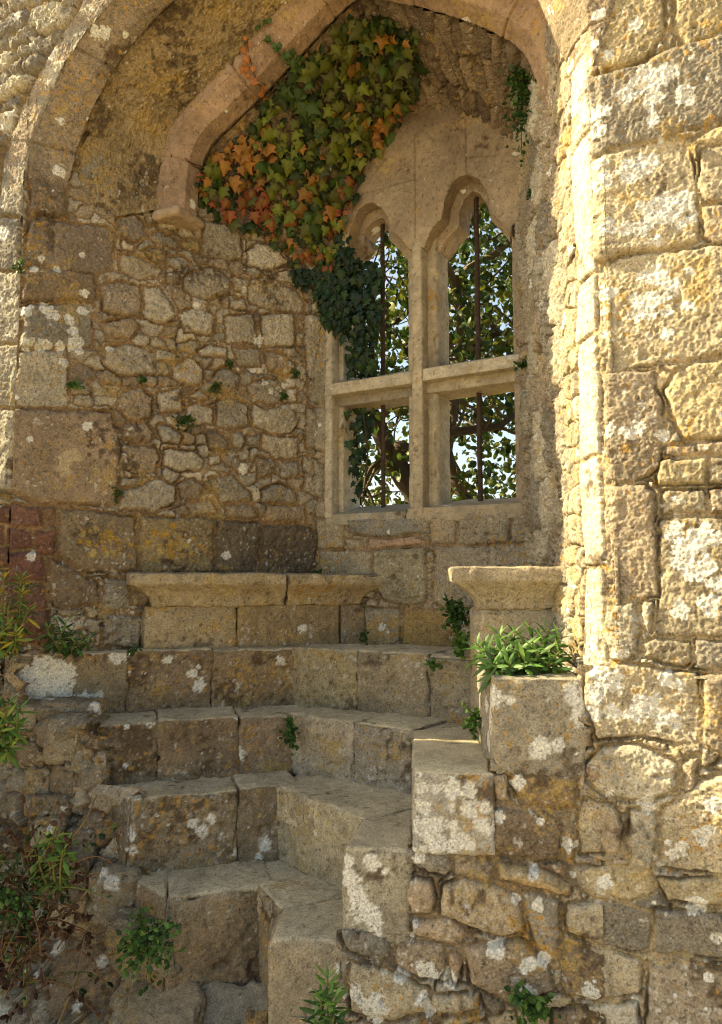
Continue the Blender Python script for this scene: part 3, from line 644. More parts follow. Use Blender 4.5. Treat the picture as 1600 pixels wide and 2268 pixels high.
def resamp(C, n):
    s = np.concatenate([[0], np.cumsum(np.linalg.norm(np.diff(C, axis=0), axis=1))]); u = np.linspace(0, s[-1], n)
    return np.stack([np.interp(u, s, C[:, j]) for j in range(3)], 1)
def loft(A, Bc, nu, nv, sag=0., e0=0., e1=0.):
    A = resamp(A, nu); Bc = resamp(Bc, nu); v = np.linspace(-e0, 1 + e1, nv)[None, :, None]
    P = A[:, None] * (1 - v) + Bc[:, None] * v
    P[..., 2] += sag * 4 * v[..., 0] * (1 - v[..., 0])
    return P
OU = dict(pal=[(.27,.205,.115), (.32,.24,.13), (.26,.195,.125)], mortar=(.28,.20,.10), cell=(.26, .20), h=.008, rr=.03, rough=.016, lump=1.1, warp=.012, pits=.8, dark=.62, orange=.06, white=.03, ochre=.40, pale=.25, crack=.02)
surf('vault_web', vault, loft(E0, E1, 560, 190, .0, .02, .03), OU, 43, inside=(-.1, 2.9, 2.5))
C2 = np.array([PW.pos(np.array(s_), np.array(z_), .0) for s_, z_ in catmull([(-.03, 3.02), (.03, 3.18), (.086, 3.28), (.152, 3.44), (.257, 3.63), (.435, 3.77), (.628, 3.80), (.765, 3.745), (.95, 3.62), (1.08, 3.45), (1.125, 3.2), (1.13, 3.0)], 300)])
q = path + nr * .03; E2 = PM.pos(q[:, 0], q[:, 1], .0)
OY = dict(pal=[(.18,.135,.09), (.21,.155,.10), (.15,.11,.08), (.24,.18,.12)], mortar=(.13,.09,.055), cell=(.065, .20), h=.018, rr=.014, rough=.008, warp=.012, dark=.3, orange=.03, white=.02, ochre=.12, pale=.12, crack=.03)
rear_grid = loft(E2, C2, 520, 190, .02, .0, .04)
surf('rear_vault', vault, rear_grid, OY, 44, inside=(.2, 3.2, 2.6))

# ---- the two light traceried window
win = empty('traceried_window', (.35, 3.5, 1.95), 'pale stone two light window with cusped ogee heads, mullion and transom, open to the trees', 'window')
def wplan(s0, s1, d0, d1):
    f = lambda s, d: PW.pos(np.array(s), np.array(0.), -d)[:2]
    return [f(s0, d0), f(s1, d0), f(s1, d1), f(s0, d1)]
KW = dict(dark=.10, orange=.08, white=.05, ochre=.10, pale=.22, m=M_SMOOTH, amp=.003, r=.007)
CW = (.43, .37, .265)
ZS, ZT0, ZT1, ZH = 1.90, 2.455, 2.62, 3.17
jl = block('jamb', win, wplan(.055, .120, .055, .22), ZS, 3.2, CW, seed=101, **KW); block('nib', jl, wplan(.055, .096, -.012, .07), ZS, 3.2, CW, seed=102, **KW)
jr = block('jamb', win, wplan(1.0, 1.10, .055, .22), ZS, 3.2, (.30,.24,.17), seed=103, **KW); block('nib', jr, wplan(1.035, 1.10, -.0, .07), ZS, 3.2, (.30,.24,.17), seed=104, **KW)
mu = block('mullion', win, wplan(.480, .637, .050, .20), ZS, 3.24, (.42,.35,.235), seed=105, **dict(KW, r=.022)); block('nib', mu, wplan(.538, .590, -.014, .09), ZS - .02, ZH + .02, (.42,.345,.23), seed=106, **KW)
tr_ = block('transom', win, wplan(.055, .536, -.018, .20), ZT0 + .045, [2.557, 2.557, 2.63, 2.63], (.46,.395,.28), seed=107, **KW); tr_['label'] = 'left half of the pale moulded transom'
tr2 = block('transom', win, wplan(.592, 1.085, -.018, .20), ZT0 + .05, [2.56, 2.56, 2.63, 2.63], (.46,.395,.28), seed=108, **KW)
block('lintel', tr_, wplan(.08, .55, .045, .21), ZT0, ZT0 + .06, (.27,.235,.18), seed=109, **KW)
block('lintel', tr2, wplan(.58, 1.06, .030, .21), ZT0, ZT0 + .06, (.40,.335,.23), seed=110, **KW)
si = block('sill', win, wplan(.06, .50, -.012, .22), 1.86, [1.915, 1.915, 1.972, 1.972], (.30,.27,.20), seed=111, **KW)
block('sill', win, wplan(.50, 1.08, -.012, .22), 1.86, [1.925, 1.925, 1.975, 1.975], (.34,.28,.19), seed=112, **dict(KW, amp=.008))
# cusped head, two orders
def to_w(pts, dn):
    pl = PW.shift(-dn); return [tuple(pl.sz(pts[i], pts[i + 1])) for i in range(0, len(pts), 2)]
out = [(1.10, 3.14), (1.105, 3.3), (1.09, 3.47), (1.0, 3.60), (.90, 3.70), (.78, 3.79), (.64, 3.85), (.43, 3.82), (.25, 3.70), (.14, 3.52), (.07, 3.35), (.03, 3.24), (.03, 3.14)]
oL = to_w([738,590,742,572,752,556,768,548,776,545,774,524,779,503,797,464,812,453,825,449,838,455,852,468,865,494,867,514,889,529,908,555,916,582], 0)
oR = to_w([937,588,941,551,954,516,968,498,981,485,983,465,985,450,1002,407,1020,393,1037,387,1064,398,1083,433,1088,468,1116,498,1134,525,1138,582], 0)
iL = to_w([765,605,771,585,788,560,808,540,804,520,809,508,822,494,836,484,848,481,860,503,860,530,884,552,900,575,905,600], .07)
iR = to_w([972,604,976,551,994,525,1006,511,1018,498,1016,480,1020,462,1028,440,1046,422,1062,428,1080,455,1089,490,1114,508,1129,538,1135,580], .07)
def setz(P): 
    P = list(P); P[0] = (P[0][0], 3.14); P[-1] = (P[-1][0], 3.14); return P
def head(name, L, R, d0, d1, seed):
    import bmesh
    poly = out[::-1] + []                      # left bottom ... right bottom reversed below
    pts = out[::-1] + list(reversed(setz(R))) + list(reversed(setz(L)))
    # out[::-1] runs left-bottom -> over the top -> right-bottom
    bm = bmesh.new()
    a = [bm.verts.new(PW.pos(np.array(s), np.array(z), -d0)) for s, z in pts]
    b = [bm.verts.new(PW.pos(np.array(s), np.array(z), -d1)) for s, z in pts]
    n = len(pts)
    f1 = bm.faces.new(a); f2 = bm.faces.new(b[::-1])
    for i in range(n): bm.faces.new([a[i], b[i], b[(i + 1) % n], a[(i + 1) % n]])
    bmesh.ops.triangulate(bm, faces=[f1, f2]); bmesh.ops.recalc_face_normals(bm, faces=bm.faces)
    me = bpy.data.meshes.new(name); bm.to_mesh(me); bm.free()
    o = bpy.data.objects.new(name, me); COL.objects.link(o)
    md = o.modifiers.new('r', 'REMESH'); md.mode = 'VOXEL'; md.voxel_size = .0055; md.use_smooth_shade = True
    dg = bpy.context.evaluated_depsgraph_get(); me2 = bpy.data.meshes.new_from_object(o.evaluated_get(dg))
    bpy.data.objects.remove(o)
    nv = len(me2.vertices); co = np.zeros(nv * 3, np.float32); me2.vertices.foreach_get('co', co); co = co.reshape(-1, 3)
    me2.update()
    # soften the voxel edges a little
    ed = np.zeros(len(me2.edges) * 2, np.int32); me2.edges.foreach_get('vertices', ed); ed = ed.reshape(-1, 2)
    for _ in range(2):
        acc = np.zeros_like(co); cnt = np.zeros(nv)
        np.add.at(acc, ed[:, 0], co[ed[:, 1]]); np.add.at(acc, ed[:, 1], co[ed[:, 0]]); np.add.at(cnt, ed[:, 0], 1); np.add.at(cnt, ed[:, 1], 1)
        co = co * .5 + acc / cnt[:, None] * .5
    s = (co[:, :2] - PW.P0) @ PW.d; z = co[:, 2]
    dep = -(co[:, :2] - PW.P0) @ PW.n
    c = np.broadcast_to(np.array((.27,.205,.135), np.float32), co.shape).copy()
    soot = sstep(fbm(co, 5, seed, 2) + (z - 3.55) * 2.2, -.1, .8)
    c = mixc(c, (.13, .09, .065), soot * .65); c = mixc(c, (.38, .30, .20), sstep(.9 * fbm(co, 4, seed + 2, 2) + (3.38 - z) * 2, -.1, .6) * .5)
    # joints between the head stones, cut as grooves
    def seg(ax, az, bx, bz):
        ex, ez = bx - ax, bz - az; t = np.clip(((s - ax) * ex + (z - az) * ez) / (ex * ex + ez * ez), 0, 1)
        return np.hypot(s - ax - t * ex, z - az - t * ez)
    J = [to_w(q, 0) for q in ([921,300,922,590], [1033,265,1035,385], [803,432,921,398], [1035,352,1105,345])]
    for (p0, p1) in J:
        m = np.exp(-(seg(*p0, *p1) + .0012 * fbm(co, 40, 5, 2)) ** 2 / .0028 ** 2) * (dep < .03)
        co[:, :2] -= PW.n[None] * (m * .007)[:, None]; c = mixc(c, (.10, .07, .045), m * .6)
    nn = fbm(co, 14, seed + 5, 3) * .004 * (dep < .02)
    co[:, :2] += PW.n[None] * nn[:, None]
    c = weather(co, c, seed, dark=.12, orange=.02, white=.05, ochre=.08, pale=.12)
    me2.vertices.foreach_set('co', co.ravel()); 
    at = me2.color_attributes.new('Col', 'FLOAT_COLOR', 'POINT'); at.data.foreach_set('color', np.concatenate([c, np.ones((nv, 1))], 1).astype(np.float32).ravel())
    me2.update()
    return link_mesh(name, me2, M_SMOOTH, win)
head('tracery_head', oL, oR, -.012, .085, 121)
head('inner_tracery', iL, iR, .07, .20, 131)
for s_ in (.302, .805):
    pts = [PW.pos(np.array(s_ + .0015 * math.sin(k * 2.1)), np.array(z_), -.135) for k, z_ in enumerate(np.linspace(1.94, 3.50, 14))]
    tube('iron_bar', win, pts, .0125, M_IRON, seg=4, smooth=False)

# ---- bench on the left and seat end on the right
TA, TB, TC, TD, TE = 1.306, 1.06, .835, .575, .315
def on(line, px):
    (x0, y0), (x1, y1) = line; r = (px - 800) / FPX * 1.0; k = (y1 - y0) / (x1 - x0)
    Y = (y0 - k * x0) / (1 - k * r); return np.array([r * Y, Y])
bench = empty('stone_bench', (-.5, 3.5, TA), 'built in stone bench with a worn moulded ledge along the left wall', 'bench')
LB = ((-.925, 3.27), (0, 3.60)); nb = np.array([-.336, .942])
for k, (a, b, c_) in enumerate([(322, 527, (.34,.27,.17)), (529, 755, (.27,.20,.11)), (757, 812, (.26,.20,.13))]):
    p0, p1 = on(LB, a), on(LB, b); block('block', bench, [p0, p1, p1 + nb * .3, p0 + nb * .3], TA - .02, 1.492 + .001 * k, c_, seed=140 + k, r=.012, amp=.007, dark=.28, orange=.4, white=.08, ochre=.4, pits=.4)
ov = nb * -.085
sl = None
for k, (a, b) in enumerate([(282, 629), (631, 842)]):
    p0, p1 = on(LB, a + 4) + ov, on(LB, b + 2) + ov
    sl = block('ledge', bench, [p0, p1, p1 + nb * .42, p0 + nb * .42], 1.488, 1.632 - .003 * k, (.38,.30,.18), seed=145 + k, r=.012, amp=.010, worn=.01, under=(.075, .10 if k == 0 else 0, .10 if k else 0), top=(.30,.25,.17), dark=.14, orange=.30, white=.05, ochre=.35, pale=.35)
seat = empty('seat_end', (.5, 2.75, TA), 'stone seat end with flared moulded cap against the right reveal, above the leafy plant', 'stone seat')
block('shaft', seat, [(.392, 2.665), (.70, 2.625), (.72, 2.90), (.405, 2.90)], TB - .02, 1.508, (.36,.31,.23), seed=151, r=.03, amp=.004, dark=.15, orange=.12, white=.05)
block('cap', seat, [(.300, 2.60), (.70, 2.555), (.72, 2.90), (.315, 2.84)], 1.50, 1.646, (.38,.32,.225), seed=152, r=.012, amp=.008, under=(.07, .10, 0), dark=.12, orange=.28, white=.05, pale=.35)

# ---- the stair: concentric steps in a corner
stair = empty('stone_stair', (-.2, 2.9, 0), 'worn stone steps climbing in angled tiers into the corner below the window', 'stairs')
TT = (.50, .43, .29)
def step(label):
    e = empty('step', (0, 0, 0)); e.parent = stair; e.matrix_parent_inverse = Matrix.Translation(-Vector(stair.location)); e['label'] = label; return e
def wing(st, line, cuts, z0, z1, back, cols, seed, ends=(0, 0), **kw):
    back = np.array(back)
    for k in range(len(cuts) - 1):
        p0 = on(line, cuts[k]); p1 = on(line, cuts[k + 1])
        d = (p1 - p0) / np.linalg.norm(p1 - p0)
        p0 = p0 - d * .003; p1 = p1 + d * .003
        if k == len(cuts) - 2: p1 = p1 + d * ends[1]
        if k == 0: p0 = p0 - d * ends[0]
        a = dict(r=.016, amp=.010, dark=.62, orange=.42, white=.8, pale=.45, pits=1.0, worn=.012); a.update(kw)
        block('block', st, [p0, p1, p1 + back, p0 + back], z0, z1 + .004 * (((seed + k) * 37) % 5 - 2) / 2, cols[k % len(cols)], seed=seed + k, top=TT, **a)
B_ = lambda v, k=.4: (v[0] * k, v[1] * k)
NL = (-.27, .962)
s5 = step('top step, orange lichened riser level with the seat')
wing(s5, ((-1.38, 3.1), (-.3, 3.4)), [40, 290, 475, 660], TB - .02, TA, B_((-.27, .96), .36), [(.24,.19,.12), (.22,.16,.10), (.25,.18,.105)], 201, ends=(0, .06), spots=[((-1.32 + .03 * i, 3.115 + .008 * i, 1.26 - .035 * j), .03 + .008 * ((i + j) % 3)) for i in range(5) for j in range(4) if (i + 2 * j) % 4] + [((-1.22 + .035 * i, 3.14 + .01 * i, 1.115), .034) for i in range(5)] + [((-1.01, 3.2, 1.285), .03), ((-.98, 3.21, 1.29), .026)])
wing(s5, ((-.3, 3.4), (.43, 2.96)), [660, 790, 945, 1050], TB - .02, TA + .003, B_((.515, .857), .36), [(.30,.25,.15), (.29,.24,.16), (.27,.23,.16)], 206, ends=(.03, 0), white=.1, dark=.3)
block('block', s5, [(.376, 2.222), (.628, 2.190), (.68, 2.66), (.398, 2.66)], TB - .01, 1.324, (.31,.275,.205), seed=211, r=.010, top=(.30,.27,.20), dark=.42, orange=.2, white=1.1, pits=.2, label='lichen spotted end block carrying the leafy plant',
      spots=[((.42, 2.21, 1.26), .018), ((.60, 2.19, 1.28), .035), ((.615, 2.19, 1.22), .03), ((.50, 2.2, 1.13), .035), ((.55, 2.2, 1.14), .02), ((.38, 2.3, 1.2), .05), ((.378, 2.35, 1.12), .04), ((.38, 2.25, 1.27), .04)])
s4 = step('second step from the top, pale grey patched riser on its right')
wing(s4, ((-1.01, 2.925), (-.28, 3.17)), [186, 358, 536, 662], TC - .02, TB, B_(NL, .42), [(.22,.165,.105), (.21,.155,.10), (.24,.18,.12)], 221, ends=(0, .07), white=.55)
wing(s4, ((-.28, 3.17), (.186, 2.82)), [650, 781, 911], TC - .02, TB + .003, B_((.6, .8), .42), [(.36,.31,.23), (.35,.31,.24)], 226, ends=(.03, 0), white=.12, dark=.25, orange=.15)
block('block', s4, [(.148, 2.248), (.377, 2.214), (.43, 2.96), (.186, 2.84)], TC - .005, TB - .002, (.36,.34,.29), seed=231, r=.010, top=TT, dark=.25, orange=.25, white=.9, pale=.3, label='end block crusted with grey white lichen',
      spots=[((.17 + .045 * i, 2.235, .86 + .05 * j), .014 + .012 * ((i * 7 + j * 3) % 4) / 2) for i in range(5) for j in range(4) if (i * 3 + j) % 5])
s3 = step('middle step, stained dark with lichen')
wing(s3, ((-.813, 2.77), (-.31, 2.95)), [302, 536, 632], TD - .02, TC, B_(NL, .46), [(.25,.20,.13), (.24,.19,.125)], 241, ends=(0, .06), white=1.2, worn=.02, spots=[((-.85, 2.80, .76), .03), ((-.82, 2.78, .72), .025), ((-.80, 2.78, .66), .02), ((-.60, 2.84, .73), .022), ((-.57, 2.85, .70), .026), ((-.54, 2.86, .74), .02)])
wing(s3, ((-.31, 2.95), (0., 2.55)), [621, 806], TD - .02, TC + .003, B_((.79, .61), .42), [(.40,.345,.23)], 246, ends=(.02, 0), white=.05, dark=.15, orange=.08)
block('block', s3, [(-.058, 2.305), (.150, 2.262), (.21, 2.86), (0, 2.57)], TD - .02, TC - .004, (.31,.275,.20), seed=251, r=.028, top=TT, dark=.25, orange=.15, white=.5, worn=.01,
      spots=[((-.03, 2.3, .74), .03), ((-.01, 2.3, .70), .032), ((.0, 2.3, .66), .035), ((.03, 2.29, .64), .032), ((.04, 2.285, .61), .022), ((-.04, 2.3, .79), .018), ((.03, 2.29, .79), .025), ((.07, 2.285, .77), .012)])
block('block', s3, [(-.985, 2.955), (-.818, 2.775), (-.70, 3.05), (-.95, 3.15)], TD - .02, TC + .002, (.22,.18,.13), seed=255, r=.016, amp=.01, top=TT, dark=.75, orange=.2, white=1.4, pale=.5, worn=.012)
s2 = step('second step from the bottom, deep and worn round at the nose')
wing(s2, ((-.633, 2.60), (-.343, 2.68)), [385, 590], TE - .2, TD, B_(NL, .5), [(.28,.215,.135)], 261, ends=(0, .05), white=.15, worn=.03, r=.03, dark=.3)
block('block', s2, [(-.82, 2.77), (-.633, 2.60), (-.70, 2.95), (-.86, 3.0)], TE - .1, TD + .003, (.30,.23,.15), seed=264, r=.03, top=TT, dark=.3, white=.2, orange=.4)
wing(s2, ((-.343, 2.68), (-.26, 2.51)), [582, 626], TE - .2, TD + .003, B_((.9, .44), .35), [(.26,.22,.15)], 266, ends=(.02, .0), white=.05, dark=.15)
block('block', s2, [(-.268, 2.310), (-.035, 2.292), (.04, 2.66), (-.262, 2.53)], TE - .05, TD - .004, (.30,.25,.17), seed=271, r=.03, top=TT, dark=.35, orange=.2, white=.4, worn=.012)
s1 = step('bottom step, a pale stone hollowed into a chute')
block('block', s1, [(-.47, 2.16), (-.28, 2.18), (-.25, 2.66), (-.62, 2.66)], -.05, [-.10, -.14, .30, .31], (.30,.25,.17), seed=281, r=.04, top=(.34,.29,.21), dark=.1, orange=.2, white=.1, amp=.014)
block('block', s1, [(-.74, 2.42), (-.46, 2.14), (-.50, 2.62), (-.78, 2.78)], -.05, [.17, .08, .31, .31], (.27,.21,.13), seed=283, r=.05, top=(.30,.24,.16), dark=.3, orange=.3, white=.1, amp=.018)

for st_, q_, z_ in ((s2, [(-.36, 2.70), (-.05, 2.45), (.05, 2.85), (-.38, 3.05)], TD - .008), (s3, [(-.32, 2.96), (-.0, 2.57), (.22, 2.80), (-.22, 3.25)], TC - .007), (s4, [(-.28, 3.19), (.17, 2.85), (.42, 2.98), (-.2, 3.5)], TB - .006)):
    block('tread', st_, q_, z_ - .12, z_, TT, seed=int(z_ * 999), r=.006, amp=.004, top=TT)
# ---- bulk of the castle wall behind the faces
bulk = empty('castle_wall', (0, 5, 0), 'thick body of the ruined castle wall round the niche', 'castle wall')
box_prism('core', bulk, [(-1.47, 3.19), (-.26, 3.86), (-.16, 4.08), (-4.6, 6.7), (-4.6, 4.58)], -.2, 5.6, M_CORE)
box_prism('core', bulk, [(.745, 2.25), (.72, 3.32), (.84, 3.42), (4.6, 1.3), (4.6, .52)], -.2, 5.6, M_CORE)
box_prism('core', bulk, [(-2.5, 3.66), (1.6, 1.82), (1.7, 3.0), (-.9, 4.6)], 4.35, 5.6, M_CORE)
box_prism('core', bulk, [tuple(PW.pos(np.array(s_), np.array(0.), -d_)[:2]) for s_, d_ in ((-.1, .05), (1.2, .05), (1.2, .35), (-.1, .35))], 3.86, 4.4, M_CORE)
box_prism('core', bulk, [tuple(PW.pos(np.array(s_), np.array(0.), -d_)[:2]) for s_, d_ in ((-.1, .06), (1.2, .06), (1.2, .35), (-.1, .35))], -.2, 1.88, M_CORE)
S, Z = None, None
OC = dict(OF, cell=(.30, .16), h=.03, hp=.03, rough=.012, white=.1)
patch('upper_face', bulk, PF, -3.0, 1.5, 3.3, 5.6, .015, [], OC, 51, keep=lambda S, Z: (((S + 1.16) / 1.16) ** 2 + (np.maximum(Z - 3.13, 0) / 1.0) ** 2 > 1.02) & ~((S < -1.52) & (Z < 4.46)) & ~((S > -.02) & (S < .6) & (Z < 3.72)))
patch('near_face', bulk, PF, .60, 4.2, -.2, 5.6, .015, [], OC, 52)
patch('far_face', bulk, PF, -5.6, -2.9, -.2, 5.6, .02, [], dict(OFL, cell=(.30, .12)), 53)
# ================================================================== unseen wall added left of the niche, its top shaped to shade the stair
OX = dict(OFL, cell=(.26, .13), h=.04, hp=.04, rough=.015, white=.1)
ret = empty('shade_wall', (-2.4, 2.2, 0), 'unseen rubble wall added left of the niche to shade the stair', 'shade wall')
def ret_top(y): return np.interp(y, [2.1, 2.75, 3.05, 3.24, 3.28, 3.5], RET_Z)
RET_Z = [3.2, 3.15, 3.15, 3.1, 2.55, 2.4]
zt = ret_top(np.linspace(2.15, 3.5, 80)); yy = np.linspace(2.15, 3.5, 80)
V_, F_ = [], []
for xx in (-2.85, -2.25):
    for y_, z_ in zip(yy, zt): V_ += [(xx, y_, -.3), (xx, y_, z_ + .03 * math.sin(y_ * 9))]
n_ = len(yy)
for i in range(n_ - 1):
    a = 2 * i; b = a + 2; c = 2 * n_ + a; d = c + 2
    F_ += [(a, b, b + 1, a + 1), (c, c + 1, d + 1, d), (a + 1, b + 1, d + 1, c + 1)]
F_ += [(0, 1, 2 * n_ + 1, 2 * n_), (2 * n_ - 2, 4 * n_ - 2, 4 * n_ - 1, 2 * n_ - 1)]
me = bpy.data.meshes.new('wall_body'); me.from_pydata(V_, [], F_); me.update(); link_mesh('wall_body', me, M_CORE, ret, False)
PX = Plane((-2.25, 3.5), (0, -1)); PX.n = np.array([1., 0.])
patch('wall_face', ret, PX, 0, 1.34, -.1, 3.3, .016, [], OX, 91, keep=lambda S, Z: Z < ret_top(3.5 - S) - .02)

# ================================================================== foliage
IVY = np.array([(0,0),(.22,-.12),(.46,.02),(.34,.22),(.60,.42),(.32,.48),(.20,.62),(0,1.0),(-.20,.62),(-.32,.48),(-.60,.42),(-.34,.22),(-.46,.02),(-.22,-.12)])
OVAL = np.array([(0,0),(.22,.12),(.36,.38),(.32,.66),(.14,.90),(0,1.0),(-.14,.90),(-.32,.66),(-.36,.38),(-.22,.12)])
LANCE = np.array([(0,0),(.035,.12),(.10,.38),(.115,.58),(.06,.84),(0,1.0),(-.06,.84),(-.115,.58),(-.10,.38),(-.035,.12)])
def unit(v): return v / (np.linalg.norm(v, axis=-1, keepdims=True) + 1e-9)
def leaves(name, parent, P, T, N, size, Crim, Cmid, shape=IVY, curl=.42, droop=.28, m=None):
    """P base points, T tip directions, N face normals, size; all (n,...)"""
    n = len(P); T = unit(T); N = unit(N - (N * T).sum(1, keepdims=True) * T); X = np.cross(T, N)
    k = len(shape); sh = np.concatenate([[(0, .38)], shape])
    x = sh[:, 0]; y = sh[:, 1]
    r = rng.random((n, 1)) * .9 + .4
    zz = (-curl * np.abs(x)[None] * r * 1.0 + curl * .22 * (np.arange(k + 1) == 0)[None] - droop * (y ** 2)[None] * r)
    V = P[:, None] + size[:, None, None] * (x[None, :, None] * X[:, None] + y[None, :, None] * T[:, None] + zz[..., None] * N[:, None])
    tri = np.array([(0, 1 + i, 1 + (i + 1) % k) for i in range(k)])
    Q = (np.arange(n)[:, None, None] * (k + 1) + tri[None]).reshape(-1, 3)
    C = np.repeat(Crim[:, None], k + 1, 1).copy(); C[:, 0] = Cmid; C[:, 1] = Cmid
    C *= (.85 + .3 * rng.random((n, k + 1, 1)))
    return mesh_np(name, V.reshape(-1, 3), Q, np.clip(C, 0, .8).reshape(-1, 3), m or M_LEAF, parent, True)

def grid_poly(G, a, b):
    G = G[::a, ::b]; nu, nv = G.shape[:2]; return G.reshape(-1, 3), grid_quads(nu, nv)
vs_, ps_ = [], []; base_ = 0
for G, a, b in ((rear_grid, 8, 8), (Br, 10, 6), (Bg, 12, 8)):
    V, Q = grid_poly(G, a, b); vs_ += V.tolist(); ps_ += (Q + base_).tolist(); base_ += len(V)
for pl, s0, s1 in ((PL, 0, 1.346), (PW, 0, 1.09)):
    V = [pl.pos(np.array(s), np.array(z), .01).tolist() for s, z in ((s0, 1.2), (s1, 1.2), (s1, 3.9 if pl is PL else 3.85), (s0, 3.9))]
    vs_ += V; ps_.append([base_, base_ + 1, base_ + 2, base_ + 3]); base_ += 4
BVH = BVHTree.FromPolygons(vs_, ps_)
def hit(px, py):
    r = ray(px, py); loc, n, i, d = BVH.ray_cast(Vector(CAM), Vector(r / np.linalg.norm(r)))
    if loc is None: return None, None
    n = np.array(n); 
    if n @ r > 0: n = -n
    return np.array(loc), n
def in_poly(x, y, P):
    P = np.array(P).reshape(-1, 2); return poly_sd(np.array([x], float), np.array([y], float), P)[0] > 0
def scatter(P, n, jit=0):
    P = np.array(P, float).reshape(-1, 2); lo, hi = P.min(0), P.max(0); o = []
    while len(o) < n:
        q = lo + rng.random((n * 3, 2)) * (hi - lo); k = poly_sd(q[:, 0], q[:, 1], P) > -jit; o += q[k].tolist()
    return np.array(o[:n])
YG = (.17, .20, .025); GN = (.055, .11, .018); DG = (.022, .052, .012); OR_ = (.42, .16, .035); RD = (.34, .055, .025); YL = (.36, .29, .04); OL_ = (.11, .12, .02); BL = (.010, .030, .014)
centres = [(450,400,OR_),(500,360,OR_),(480,440,RD),(560,320,OR_),(560,440,RD),(540,380,OR_),(600,470,RD),(560,480,RD),(640,280,YG),(620,360,GN),(700,200,OL_),(690,150,YG),(780,100,OL_),(850,60,GN),(850,130,OL_),(740,330,YG),(700,260,GN),(680,430,OR_),(650,500,GN),
 (640,550,OR_),(700,580,RD),(720,540,YG),(790,440,RD),(760,420,OL_),(860,280,OR_),(820,230,OL_),(880,200,OL_),(750,150,OL_),(800,300,YG),(740,390,YG),(640,420,YG),(590,240,YG),(640,200,GN),(690,620,GN),(640,600,GN),(770,200,YG),(720,300,OL_)]
CC = np.array([(a, b) for a, b, _ in centres], float); CT = np.array([c for *_, c in centres])
RA = [425,375,455,455,500,490,560,500,600,545,640,560,665,610,710,630,745,600,745,530,785,450,800,385,860,290,905,235,930,130,915,45,880,28,780,32,700,105,610,205,545,290,480,345]
pts = scatter(RA, 1080, 8)
P_, T_, N_, S_, C_, D_ = [], [], [], [], [], []
for (x, y) in pts:
    p, n = hit(x, y)
    if p is None or p[1] > 4.2: continue
    lay = rng.random()
    small = (y > 510) or rng.random() < .35
    sz = (.028 + .022 * rng.random()) if small else (.043 + .030 * rng.random())
    out = n * (.012 + .075 * lay * (0.5 if small else 1)) 
    t = np.array([rng.normal() * .55, -.1 + rng.normal() * .35, -1.]) ; t = t - n * (t @ n) * .7
    nn = n + np.array([rng.normal() * .55, -.35 + rng.normal() * .45, .1 + rng.normal() * .5])
    d2 = ((CC - [x, y]) ** 2).sum(1); k = np.argsort(d2)[:3]; c = CT[k[min(int(rng.exponential(1.0)), 2)]]
    if rng.random() < .36: c = np.array([OL_, GN, YG, OR_, YG][rng.integers(5)])
    if lay < .45 and rng.random() < .75: c = np.array(DG)  # most inner leaves set dark: the shade between leaves painted in
    c = c * (.42 + .6 * rng.random())
    P_.append(p + out); T_.append(t); N_.append(nn); S_.append(sz); C_.append(c); S_[-1] *= rng.uniform(.6, 1.2)
    red = c[0] > 1.9 * c[1]
    D_.append(c * .45 + np.array(YL) * .38 if red else c * 1.15 + np.array([.015, .02, 0]))
ivy = empty('ivy', tuple(hit(700, 400)[0]), 'dense autumn ivy under the vault, leaves turning from green to orange and red', 'ivy')
leaves('leaves', ivy, np.array(P_), np.array(T_), np.array(N_), np.array(S_), np.array(C_), np.array(D_))
def vine(parent, pxs, r=.004, c=(.10, .045, .025), off=.012, col=None):
    P = []
    for x, y in pxs:
        p, n = hit(x, y)
        if p is not None: P.append(p + n * off)
    if len(P) > 1: tube('stem', parent, catmull(P, 6 * len(P)), np.linspace(r, r * .45, 6 * len(P)), M_STEM, c, 5, collect=col)
col = []
for q in ([(755,600),(700,560),(640,480),(560,400),(480,380),(415,360)], [(740,590),(760,470),(740,350),(700,240),(720,120),(780,60)], [(470,365),(435,372),(410,352)], [(790,430),(830,300),(870,200),(880,80)],
          [(700,110),(660,140),(620,120),(600,95)], [(605,205),(575,190),(560,150),(550,95),(552,40),(575,30)], [(560,500),(600,545),(650,590),(700,610)], [(690,640),(660,610),(630,590),(610,600)], [(735,600),(725,640),(745,700)]):
    vine(ivy, q, col=col)
flush('stem', ivy, col, M_STEM)
def sprig(parent, pts, sizes, cols, off=.015, name='leaves'):
    P_, T_, N_, S_, C_ = [], [], [], [], []
    for (x, y), s, c in zip(pts, sizes, cols):
        p, n = hit(x, y)
        if p is None: continue
        P_.append(p + n * (off + .02 * rng.random())); T_.append(np.array([rng.normal() * .7, rng.normal() * .2, -.6])); N_.append(n + rng.normal(size=3) * .3 + np.array([0, -.3, 0])); S_.append(s); C_.append(np.array(c) * (.8 + .4 * rng.random()))
    C_ = np.array(C_); leaves(name, parent, np.array(P_), np.array(T_), np.array(N_), np.array(S_), C_, C_ * 1.2 + .01)
tw = empty('ivy', tuple(hit(600, 110)[0]), 'thin trailing ivy sprigs crossing the smooth pink rib', 'ivy')
pp_ = [(rng.normal(x, 9), rng.normal(y, 9)) for x, y in [(575,35),(560,45),(550,55),(590,50),(545,70),(552,100),(555,150),(560,175),(575,190),(600,205),(605,100),(625,110),(650,110),(665,120),(640,130),(660,140),(610,95),(555,130),(598,60),(570,60)] for _ in range(3)]
sprig(tw, pp_, [.022 + .018 * rng.random() for _ in pp_], [GN if (x > 600 or y < 80) else OR_ for x, y in pp_])
